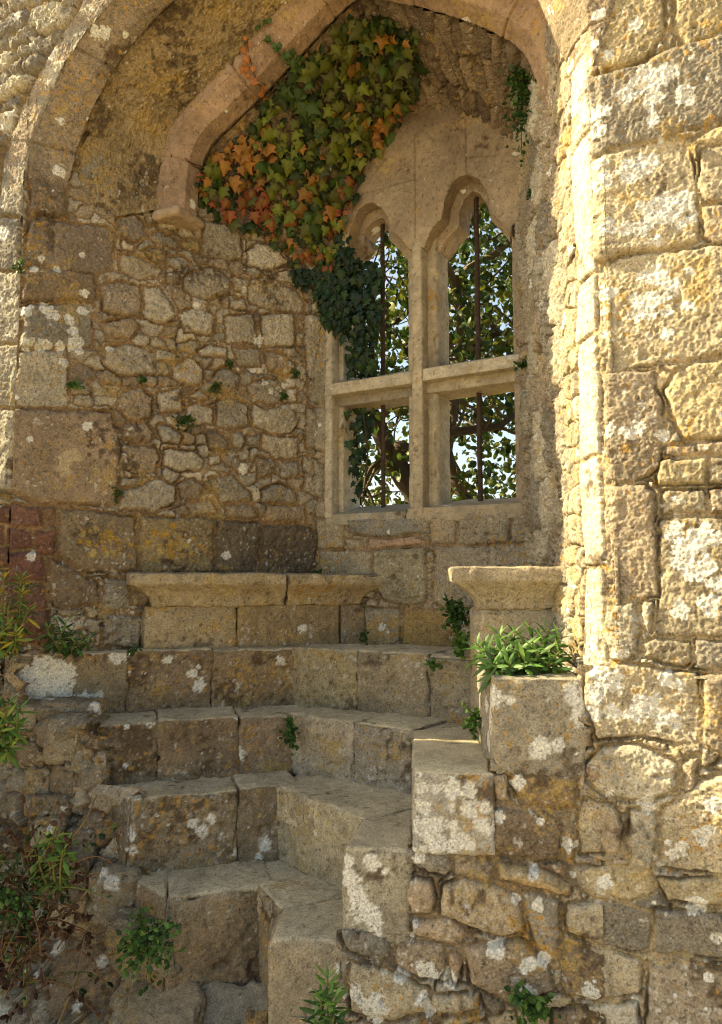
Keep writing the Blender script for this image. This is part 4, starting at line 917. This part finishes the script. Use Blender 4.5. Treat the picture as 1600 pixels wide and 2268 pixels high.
# dark ivy that hangs before and through the left light
dk = empty('ivy', tuple(hit(740, 700)[0]), 'dark green ivy hanging over the left jamb and into the left light of the window', 'ivy')
P_, T_, N_, S_, C_ = [], [], [], [], []
for R_, n_, d0, d1 in (([640,605,700,600,755,592,800,585,822,575,838,600,842,640,836,700,826,760,822,826,776,828,765,745,720,712,700,660], 480, -.05, .10), ([765,900,790,905,825,905,815,960,802,1010,800,1115,785,1112,775,1000], 110, .06, .26), ([742,505,760,520,790,560,780,600,745,600], 30, -.03, .0), ([700,600,760,590,770,720,720,705], 130, -.07, -.02)):
    for (x, y) in scatter(R_, n_, 4):
        d = d0 + (d1 - d0) * rng.random()
        if x < 738: d = -.015 - .04 * rng.random()
        s_, z_ = PW.shift(-d).sz(x, y); p = PW.pos(np.array(s_), np.array(z_), -d)
        if s_ < .02:
            q, n = hit(x, y); p = q + n * (.01 + .03 * rng.random())
        P_.append(p); T_.append((rng.normal() * .5, rng.normal() * .3, -1)); N_.append((-.5 + rng.normal() * .4, -.85, .2 + rng.normal() * .35)); S_.append(.030 + .026 * rng.random())
        C_.append(np.array(DG if rng.random() < .35 else BL) * (.7 + .7 * rng.random()))
C_ = np.array(C_); leaves('leaves', dk, np.array(P_), np.array(T_), np.array(N_), np.array(S_), C_, C_ * 1.2)
col = []
for q in ([(640, 600), (690, 650), (740, 640), (800, 600)], [(760, 560), (775, 700), (790, 820)], [(830, 530), (800, 640), (820, 820)], [(790, 905), (800, 1000), (790, 1110)]):
    P = [PW.pos(np.array(PW.sz(x, y)[0]), np.array(PW.sz(x, y)[1]), .01 if x < 760 else -.06) for x, y in q]
    tube('stem', dk, catmull(P, 20), .004, M_STEM, (.05, .035, .02), 5, collect=col)
flush('stem', dk, col, M_STEM)

# ---- small wall plants
def tuft(name, label, cat, centre, rad, n, size, cols, shape=OVAL, out=(0, -1, 0), group=None, stems=6, droop=0.):
    """a bushy little plant rooted at centre, leaves on short wiry stems"""
    centre = np.array(centre, float); out = unit(np.array(out, float)); rad = np.array(rad, float)
    e = empty(name, tuple(centre), label, cat, group)
    tips = []; col = []
    for k in range(stems):
        d = unit(rng.normal(size=3) * .8 + out * .9 + np.array([0, 0, .35 - droop])) * rad * (.6 + .5 * rng.random())
        mid = centre + d * .5 + np.array([0, 0, .12 * rad[2]]); tip = centre + d
        q = catmull([centre - out * .004, mid, tip], 9); tips.append(q); tube('stem', e, q, np.linspace(.0022, .001, 9), M_STEM, (.08, .10, .03), 4, collect=col)
    flush('stem', e, col, M_STEM)
    P = []; 
    for i in range(n):
        q = tips[rng.integers(len(tips))]; b = q[min(8, int(rng.integers(2, 10)))]
        P.append(b + rng.normal(size=3) * rad * .16)
    P = np.array(P); T = unit(rng.normal(size=(n, 3)) * .8 + out * .6 + (P - centre) * 6); N = unit(rng.normal(size=(n, 3)) * .5 + out * .6 + np.array([0, 0, .8]))
    cc = np.array(cols)[rng.integers(0, len(cols), n)] * (.7 + .6 * rng.random((n, 1)))
    leaves('leaves', e, P, T, N, size * (.6 + .8 * rng.random(n)), cc, cc * 1.2, shape)
    return e
def rosettes(name, label, cat, heads, root, leaf, cols, nl=13, group=None, stemc=(.16, .15, .05), lie=0.):
    """leafy plant: every stem ends in a rosette of lance shaped leaves"""
    root = np.array(root, float); e = empty(name, tuple(root), label, cat, group); col = []; P, T, N, S_, C = [], [], [], [], []
    for h in heads:
        h = np.array(h, float); rt = root + (h - root) * np.array([.45, .45, 0]); rt[2] = root[2]
        mid = (rt + h) / 2 + np.array([rng.normal() * .008, -.01, 0]); q = catmull([rt, mid, h], 12)
        tube('stem', e, q, np.linspace(.0042, .0026, 12), M_STEM, stemc, 5, collect=col)
        ax = unit(h - mid + np.array([0, -.02, .03]))
        u = unit(np.cross(ax, [.3, .2, .9])); v = np.cross(ax, u)
        n = int(nl * (.8 + .4 * rng.random()))
        for i in range(n):
            a = i * 2.4 + rng.random() * .5; lv = i / n; r = u * math.cos(a) + v * math.sin(a)
            P.append(h - ax * (.045 * (1 - lv)) * leaf / .06); T.append(r * (1.0 - .55 * lv) + ax * (.15 + .75 * lv) + np.array([0, 0, -.15 * (1 - lv)])); N.append(ax + r * -.3 * lv + rng.normal(size=3) * .12)
            S_.append(leaf * (.75 + .5 * rng.random()) * (1 - .35 * lv)); C.append(np.array(cols[rng.integers(len(cols))]) * (.75 + .5 * rng.random()) * (1 + .5 * lv))
        for b in range(2, 9, 2):
            for _ in range(2):
                a = rng.random() * 6.28; r = u * math.cos(a) + v * math.sin(a); P.append(q[b]); T.append(r + ax * .3 - np.array([0, 0, .3])); N.append(ax + rng.normal(size=3) * .2); S_.append(leaf * (.6 + .4 * rng.random())); C.append(np.array(cols[rng.integers(len(cols))]) * (.6 + .4 * rng.random()))
    flush('stem', e, col, M_STEM)
    C = np.array(C); leaves('leaves', e, np.array(P), np.array(T), np.array(N), np.array(S_), C, C * 1.2 + .008, LANCE, curl=.22, droop=.3)
    return e
LG = (.105, .20, .035); MG = (.06, .13, .025); YG2 = (.22, .28, .05); DGR = (.03, .075, .018)
def at(px, py, Y):
    r = ray(px, py); return CAM + r * (Y / r[1])
hd = [at(x, y, Y) for x, y, Y in [(1075,1440,2.34),(1105,1405,2.38),(1140,1398,2.42),(1110,1440,2.32),(1150,1435,2.30),(1090,1468,2.29),(1125,1470,2.27),(1165,1465,2.27),(1195,1445,2.30),(1215,1395,2.42),(1238,1410,2.40),(1240,1445,2.33),(1205,1420,2.36),(1180,1405,2.42),(1225,1470,2.30),(1055,1425,2.40),(1170,1430,2.36)]]
rosettes('leafy_plant', 'lush bright green leafy plant growing on the stair block beneath the seat end', 'plant', hd, (.50, 2.42, 1.325), .078, [(.045,.11,.022), MG, MG, DGR, (.09,.17,.03)], nl=13)
rosettes('leafy_plant', 'tall green leafy plant with yellowing lower leaves at the left edge, by the red bricks', 'plant', [at(x, y, Y) for x, y, Y in [(10,1275,2.85),(48,1275,2.87),(50,1310,2.85),(65,1345,2.84),(45,1360,2.84),(20,1340,2.8),(-15,1300,2.8),(10,1385,2.78),(35,1400,2.78),(-10,1410,2.76),(55,1290,2.9)]], tuple(at(20, 1450, 2.9)), .062, [MG, LG, YG2, (.42, .30, .03)], nl=12)
rosettes('leafy_plant', 'low green leafy plant sprawling on the top tread beside the red bricks', 'plant', [at(x, y, Y) for x, y, Y in [(105,1390,3.02),(125,1370,3.04),(145,1378,3.05),(135,1400,3.0),(160,1395,3.05),(185,1405,3.08),(200,1412,3.08),(115,1412,3.0),(170,1418,3.02)]], (-1.18, 3.14, 1.31), .055, [MG, DGR, LG], nl=9)
rosettes('leafy_plant', 'green leafy plant at the left edge below the top step', 'plant', [at(x, y, Y) for x, y, Y in [(20,1555,2.7),(45,1565,2.72),(15,1585,2.68),(40,1600,2.7),(-10,1560,2.7),(10,1625,2.7),(25,1650,2.7),(-5,1610,2.66)]], tuple(at(-20, 1660, 2.85)), .066, [MG, LG, YG2], nl=10)
rosettes('leafy_plant', 'single leafy plant at the very bottom, rooted against the foot of the flank wall', 'plant', [at(x, y, Y) for x, y, Y in [(725,2165,2.12),(735,2210,2.10),(712,2215,2.10),(740,2250,2.08),(700,2262,2.08),(722,2290,2.06)]], (-.10, 2.24, .12), .060, [MG, LG, DGR], nl=13)
tuft('rock_plant', 'bushy round leaved green plant growing from the rocks under the left steps', 'plant', at(335, 2085, 2.50), (.10, .07, .12), 330, .018, [MG, DGR, LG], stems=22, droop=.3)
tuft('fern_tuft', 'small dark fern tuft hanging in the corner of the second step riser', 'fern', at(645, 1600, 3.10), (.032, .03, .10), 150, .016, [DGR, MG], stems=12, droop=1.6)
tuft('fern_tuft', 'dark tuft of fern on the middle of the rubble wall', 'fern', tuple(PL.pos(np.array(PL.sz(405, 938)[0]), np.array(PL.sz(405, 938)[1]), .02)), (.055, .03, .045), 110, .016, [DGR, MG, (.09, .09, .03)], stems=12)
for (x, y, lb, sc) in ((475, 862, 'tiny brownish tuft in a mortar joint right of the largest wall tuft', .6), (505, 808, 'tiny green tuft highest in the rubble joints', .5), (630, 880, 'small green tuft near the window end of the rubble wall', .5), (165, 858, 'pale green rosette tuft on the left quoins', .6), (258, 1095, 'small dark tuft in the joint beside the big smooth quoin', .55),
                       (655, 830, 'tiny tuft beside the upright corner stone', .5), (42, 590, 'dry brownish tuft on the left sunlit arris', .6), (318, 845, 'tiny bright tuft left of centre in the rubble', .4)):
    s_, z_ = PL.sz(x, y); r_ = .055 * sc
    tuft('wall_tuft', lb, 'plant tuft', tuple(PL.pos(np.array(s_), np.array(z_), .018)), (r_, r_ * .6, r_), int(90 * sc), .015, [DGR, MG, (.10, .09, .03)] if 'pale' not in lb else [LG, MG], stems=7)
cor = PW.pos(np.array(.80), np.array(1.44), .02)
tuft('fern_column', 'trailing green fern growing down the joint behind the seat end', 'fern', at(1012, 1350, 3.1), (.06, .05, .10), 220, .022, [DGR, MG], stems=14, droop=.9)
tuft('fern_tuft', 'leafy fern at the foot of the joint left of the seat end', 'fern', at(1022, 1425, 2.98), (.045, .04, .06), 120, .022, [MG, LG], stems=9, droop=.5)
tuft('fern_tuft', 'fern tuft between the second step and the left side of the seat end block', 'fern', at(1047, 1600, 2.62), (.035, .03, .06), 110, .016, [MG, LG], stems=9, droop=.2)
tuft('wall_tuft', 'little plant in the broken corner of the top riser on the right', 'plant tuft', at(958, 1470, 2.93), (.03, .03, .02), 45, .018, [MG, LG], stems=6)
tuft('wall_tuft', 'small tuft at the end of the left bench ledge', 'plant tuft', at(808, 1412, 3.52), (.03, .02, .05), 60, .014, [DGR, MG], stems=6)
tuft('wall_tuft', 'small tuft growing on the left bench ledge against the wall', 'plant tuft', at(705, 1272, 3.62), (.04, .02, .02), 50, .014, [MG, DGR], stems=6)
tuft('wall_tuft', 'small tuft in the joint between two blocks of the top riser', 'plant tuft', at(296, 1448, 3.18), (.03, .02, .03), 50, .014, [MG, DGR], stems=6)
tuft('wall_shrub', 'feathery green shrub high on the shaded right reveal under the rib', 'plant', tuple(at(1155, 215, 2.86)), (.09, .06, .22), 420, .020, [DGR, MG], stems=26, droop=.3)
tuft('wall_tuft', 'small tuft beside the right end of the transom', 'plant tuft', tuple(at(1155, 810, 3.08)), (.03, .02, .04), 50, .016, [DGR, MG], stems=6)
tuft('wall_tuft', 'small green tuft on the right reveal level with the arched heads', 'plant tuft', tuple(at(1180, 435, 2.92)), (.03, .03, .04), 60, .014, [MG, DGR], stems=6)
tuft('rock_plant', 'low green weed on the stones at the bottom of the flank wall', 'plant', at(1170, 2225, 2.18), (.07, .05, .05), 190, .018, [MG, DGR, LG], stems=16)
# dried brambles lower left
br = empty('bramble', tuple(at(90, 2000, 2.5)), 'tangle of dry brown stems and withered leaves with a few green shoots at lower left', 'bramble')
col = []; P, T, N, S_, C = [], [], [], [], []
for k in range(120):
    x0 = rng.uniform(-60, 150); y0 = rng.uniform(1900, 2180); Y = rng.uniform(2.36, 2.66)
    p = at(x0, y0, Y); d = unit(np.array([rng.normal() * .6, -.15 + rng.normal() * .2, .55 + rng.normal() * .5])); L_ = rng.uniform(.10, .32); q = [p]
    for i in range(5): d = unit(d + np.array([rng.normal() * .25, rng.normal() * .15, -.16 + rng.normal() * .2])); q.append(q[-1] + d * L_ / 5)
    q = catmull(q, 14); dry = rng.random() < .72
    tube('stem', br, q, np.linspace(.0032, .0012, 14), M_STEM, (.15, .075, .035) if dry else (.12, .14, .04), 4, collect=col)
    for i in range(int(rng.integers(5, 14))):
        b = q[rng.integers(3, 14)]; P.append(b); T.append(unit(rng.normal(size=3) + [0, -.2, -.5 if dry else .1])); N.append(rng.normal(size=3) + [0, -.6, .5]); S_.append(rng.uniform(.010, .028))
        C.append(np.array([(.13, .06, .03), (.10, .05, .025), (.17, .09, .04)][rng.integers(3)] if dry else [DGR, MG, DGR, YG2][rng.integers(4)]) * (.4 + .6 * rng.random()))
for sx, sy, ex, ey in ((140, 1880, 215, 1760), (40, 2130, 165, 1990), (60, 1900, 130, 1760), (130, 2268, 190, 2060), (180, 1990, 230, 1900)):
    q = catmull([at(sx, sy, 2.42), at((sx + ex) / 2 + 10, (sy + ey) / 2, 2.40), at(ex, ey, 2.48)], 12); tube('stem', br, q, np.linspace(.004, .0025, 12), M_STEM, (.17, .12, .06), 5, collect=col)
flush('stem', br, col, M_STEM)
C = np.array(C) * .7; leaves('leaves', br, np.array(P), np.array(T), np.array(N), np.array(S_), C, C * 1.1, OVAL, curl=.7, droop=.4)
rosettes('leafy_plant', 'lime green drooping seedling among the dry brambles', 'plant', [at(x, y, Y) for x, y, Y in [(125,1840,2.40),(150,1860,2.40),(110,1850,2.40),(140,1880,2.38),(85,1870,2.4)]], tuple(at(135, 1960, 2.50)), .055, [YG2, LG], nl=8)
tuft('rock_plant', 'dark green weeds half hidden under the brambles', 'plant', at(40, 2010, 2.42), (.16, .08, .14), 420, .015, [DGR, MG], stems=24)

# ---- tree beyond the window
TREE_T = .0
tree = empty('tree', (1.0, 6.6, 0), 'gnarled leafy tree seen through the window, dark boughs and backlit green leaves', 'tree')
col = []
def limb(q, r0, r1, c=(.085, .065, .045), n=40):
    q = catmull(q, n); q = q + (np.stack([vn(q, 5, k) for k in (1, 2, 3)], 1) - .5) * .07
    tube('limb', tree, q, np.linspace(r0, r1, n), M_STEM, c, 8, collect=col); return q
def TP(x, y, Y=6.4): return at(x, y, Y)
L_ = [limb([(.95, 6.7, -.05), (.85, 6.6, 1.0), (.62, 6.5, 1.9), TP(900, 1060), TP(862, 1000), TP(835, 930), TP(800, 880), TP(740, 800), TP(690, 700)], .20, .035),
      limb([TP(905, 1050), TP(880, 985, 6.3), TP(930, 1000, 6.3), TP(1000, 960, 6.2), TP(1100, 940, 6.2), TP(1200, 900, 6.2)], .06, .02),
      limb([(.95, 6.7, .4), TP(1060, 1180, 6.9), TP(1010, 1060, 6.8), TP(985, 980, 6.8), TP(1020, 800, 6.7), TP(1010, 640, 6.5), TP(1030, 600, 6.4), TP(1090, 560, 6.3), TP(1150, 530, 6.2)], .12, .02, (.17, .13, .085)),  # this limb and the next: sunlight painted in as paler bark
      limb([TP(1010, 640, 6.5), TP(980, 560, 6.3), TP(1010, 500, 6.3), TP(1080, 470, 6.3), TP(1160, 480, 6.3)], .045, .012, (.16, .125, .08)),
      limb([TP(835, 930), TP(870, 900, 6.2), TP(905, 860, 6.1), TP(960, 820, 6.1), TP(1000, 740, 6.2)], .035, .01),
      limb([TP(862, 1000), TP(820, 1040), TP(800, 1100)], .03, .01), limb([TP(740, 800), TP(820, 740), TP(890, 700), TP(940, 620), TP(980, 560)], .04, .012),
      limb([TP(1020, 800, 6.7), TP(1070, 760, 6.6), TP(1120, 740, 6.5), TP(1200, 760, 6.5)], .035, .01)]
for k in range(95):
    q = L_[rng.integers(len(L_))]; p = q[rng.integers(10, 39)]; d = unit(rng.normal(size=3) * [1, .6, .9] + [0, 0, .1]); w_ = [p]
    for i in range(5): d = unit(d + rng.normal(size=3) * .45); w_.append(w_[-1] + d * rng.uniform(.08, .18))
    limb(w_, .014, .004, (.12, .095, .06), 16); 
flush('trunk', tree, col, M_STEM)
n0 = 90000; Q = np.stack([rng.uniform(-1.3, 2.9, n0), rng.uniform(5.4, 8.6, n0), rng.uniform(1.6, 6.6, n0)], 1)
dn = fbm(Q, 1.6, 501, 2) + .55 * fbm(Q, 5.0, 502, 2) + .55 * (np.abs((Q[:, 0] - .9)) < 0) 
bias = .10 * (Q[:, 0] - .6) 
Q = Q[dn + bias > TREE_T]
n = min(len(Q), 34000); Q = Q[:n]
cc = np.array([(.04, .09, .015), (.07, .13, .02), (.11, .17, .025), (.20, .22, .03)])[rng.integers(0, 4, n)] * (.35 + .6 * rng.random((n, 1)))
leaves('crown', tree, Q, rng.normal(size=(n, 3)) + [0, -.1, -.5], rng.normal(size=(n, 3)) + [0, -.3, .9], (.042 + .045 * rng.random(n)), cc, cc * 1.15, OVAL, curl=.3)
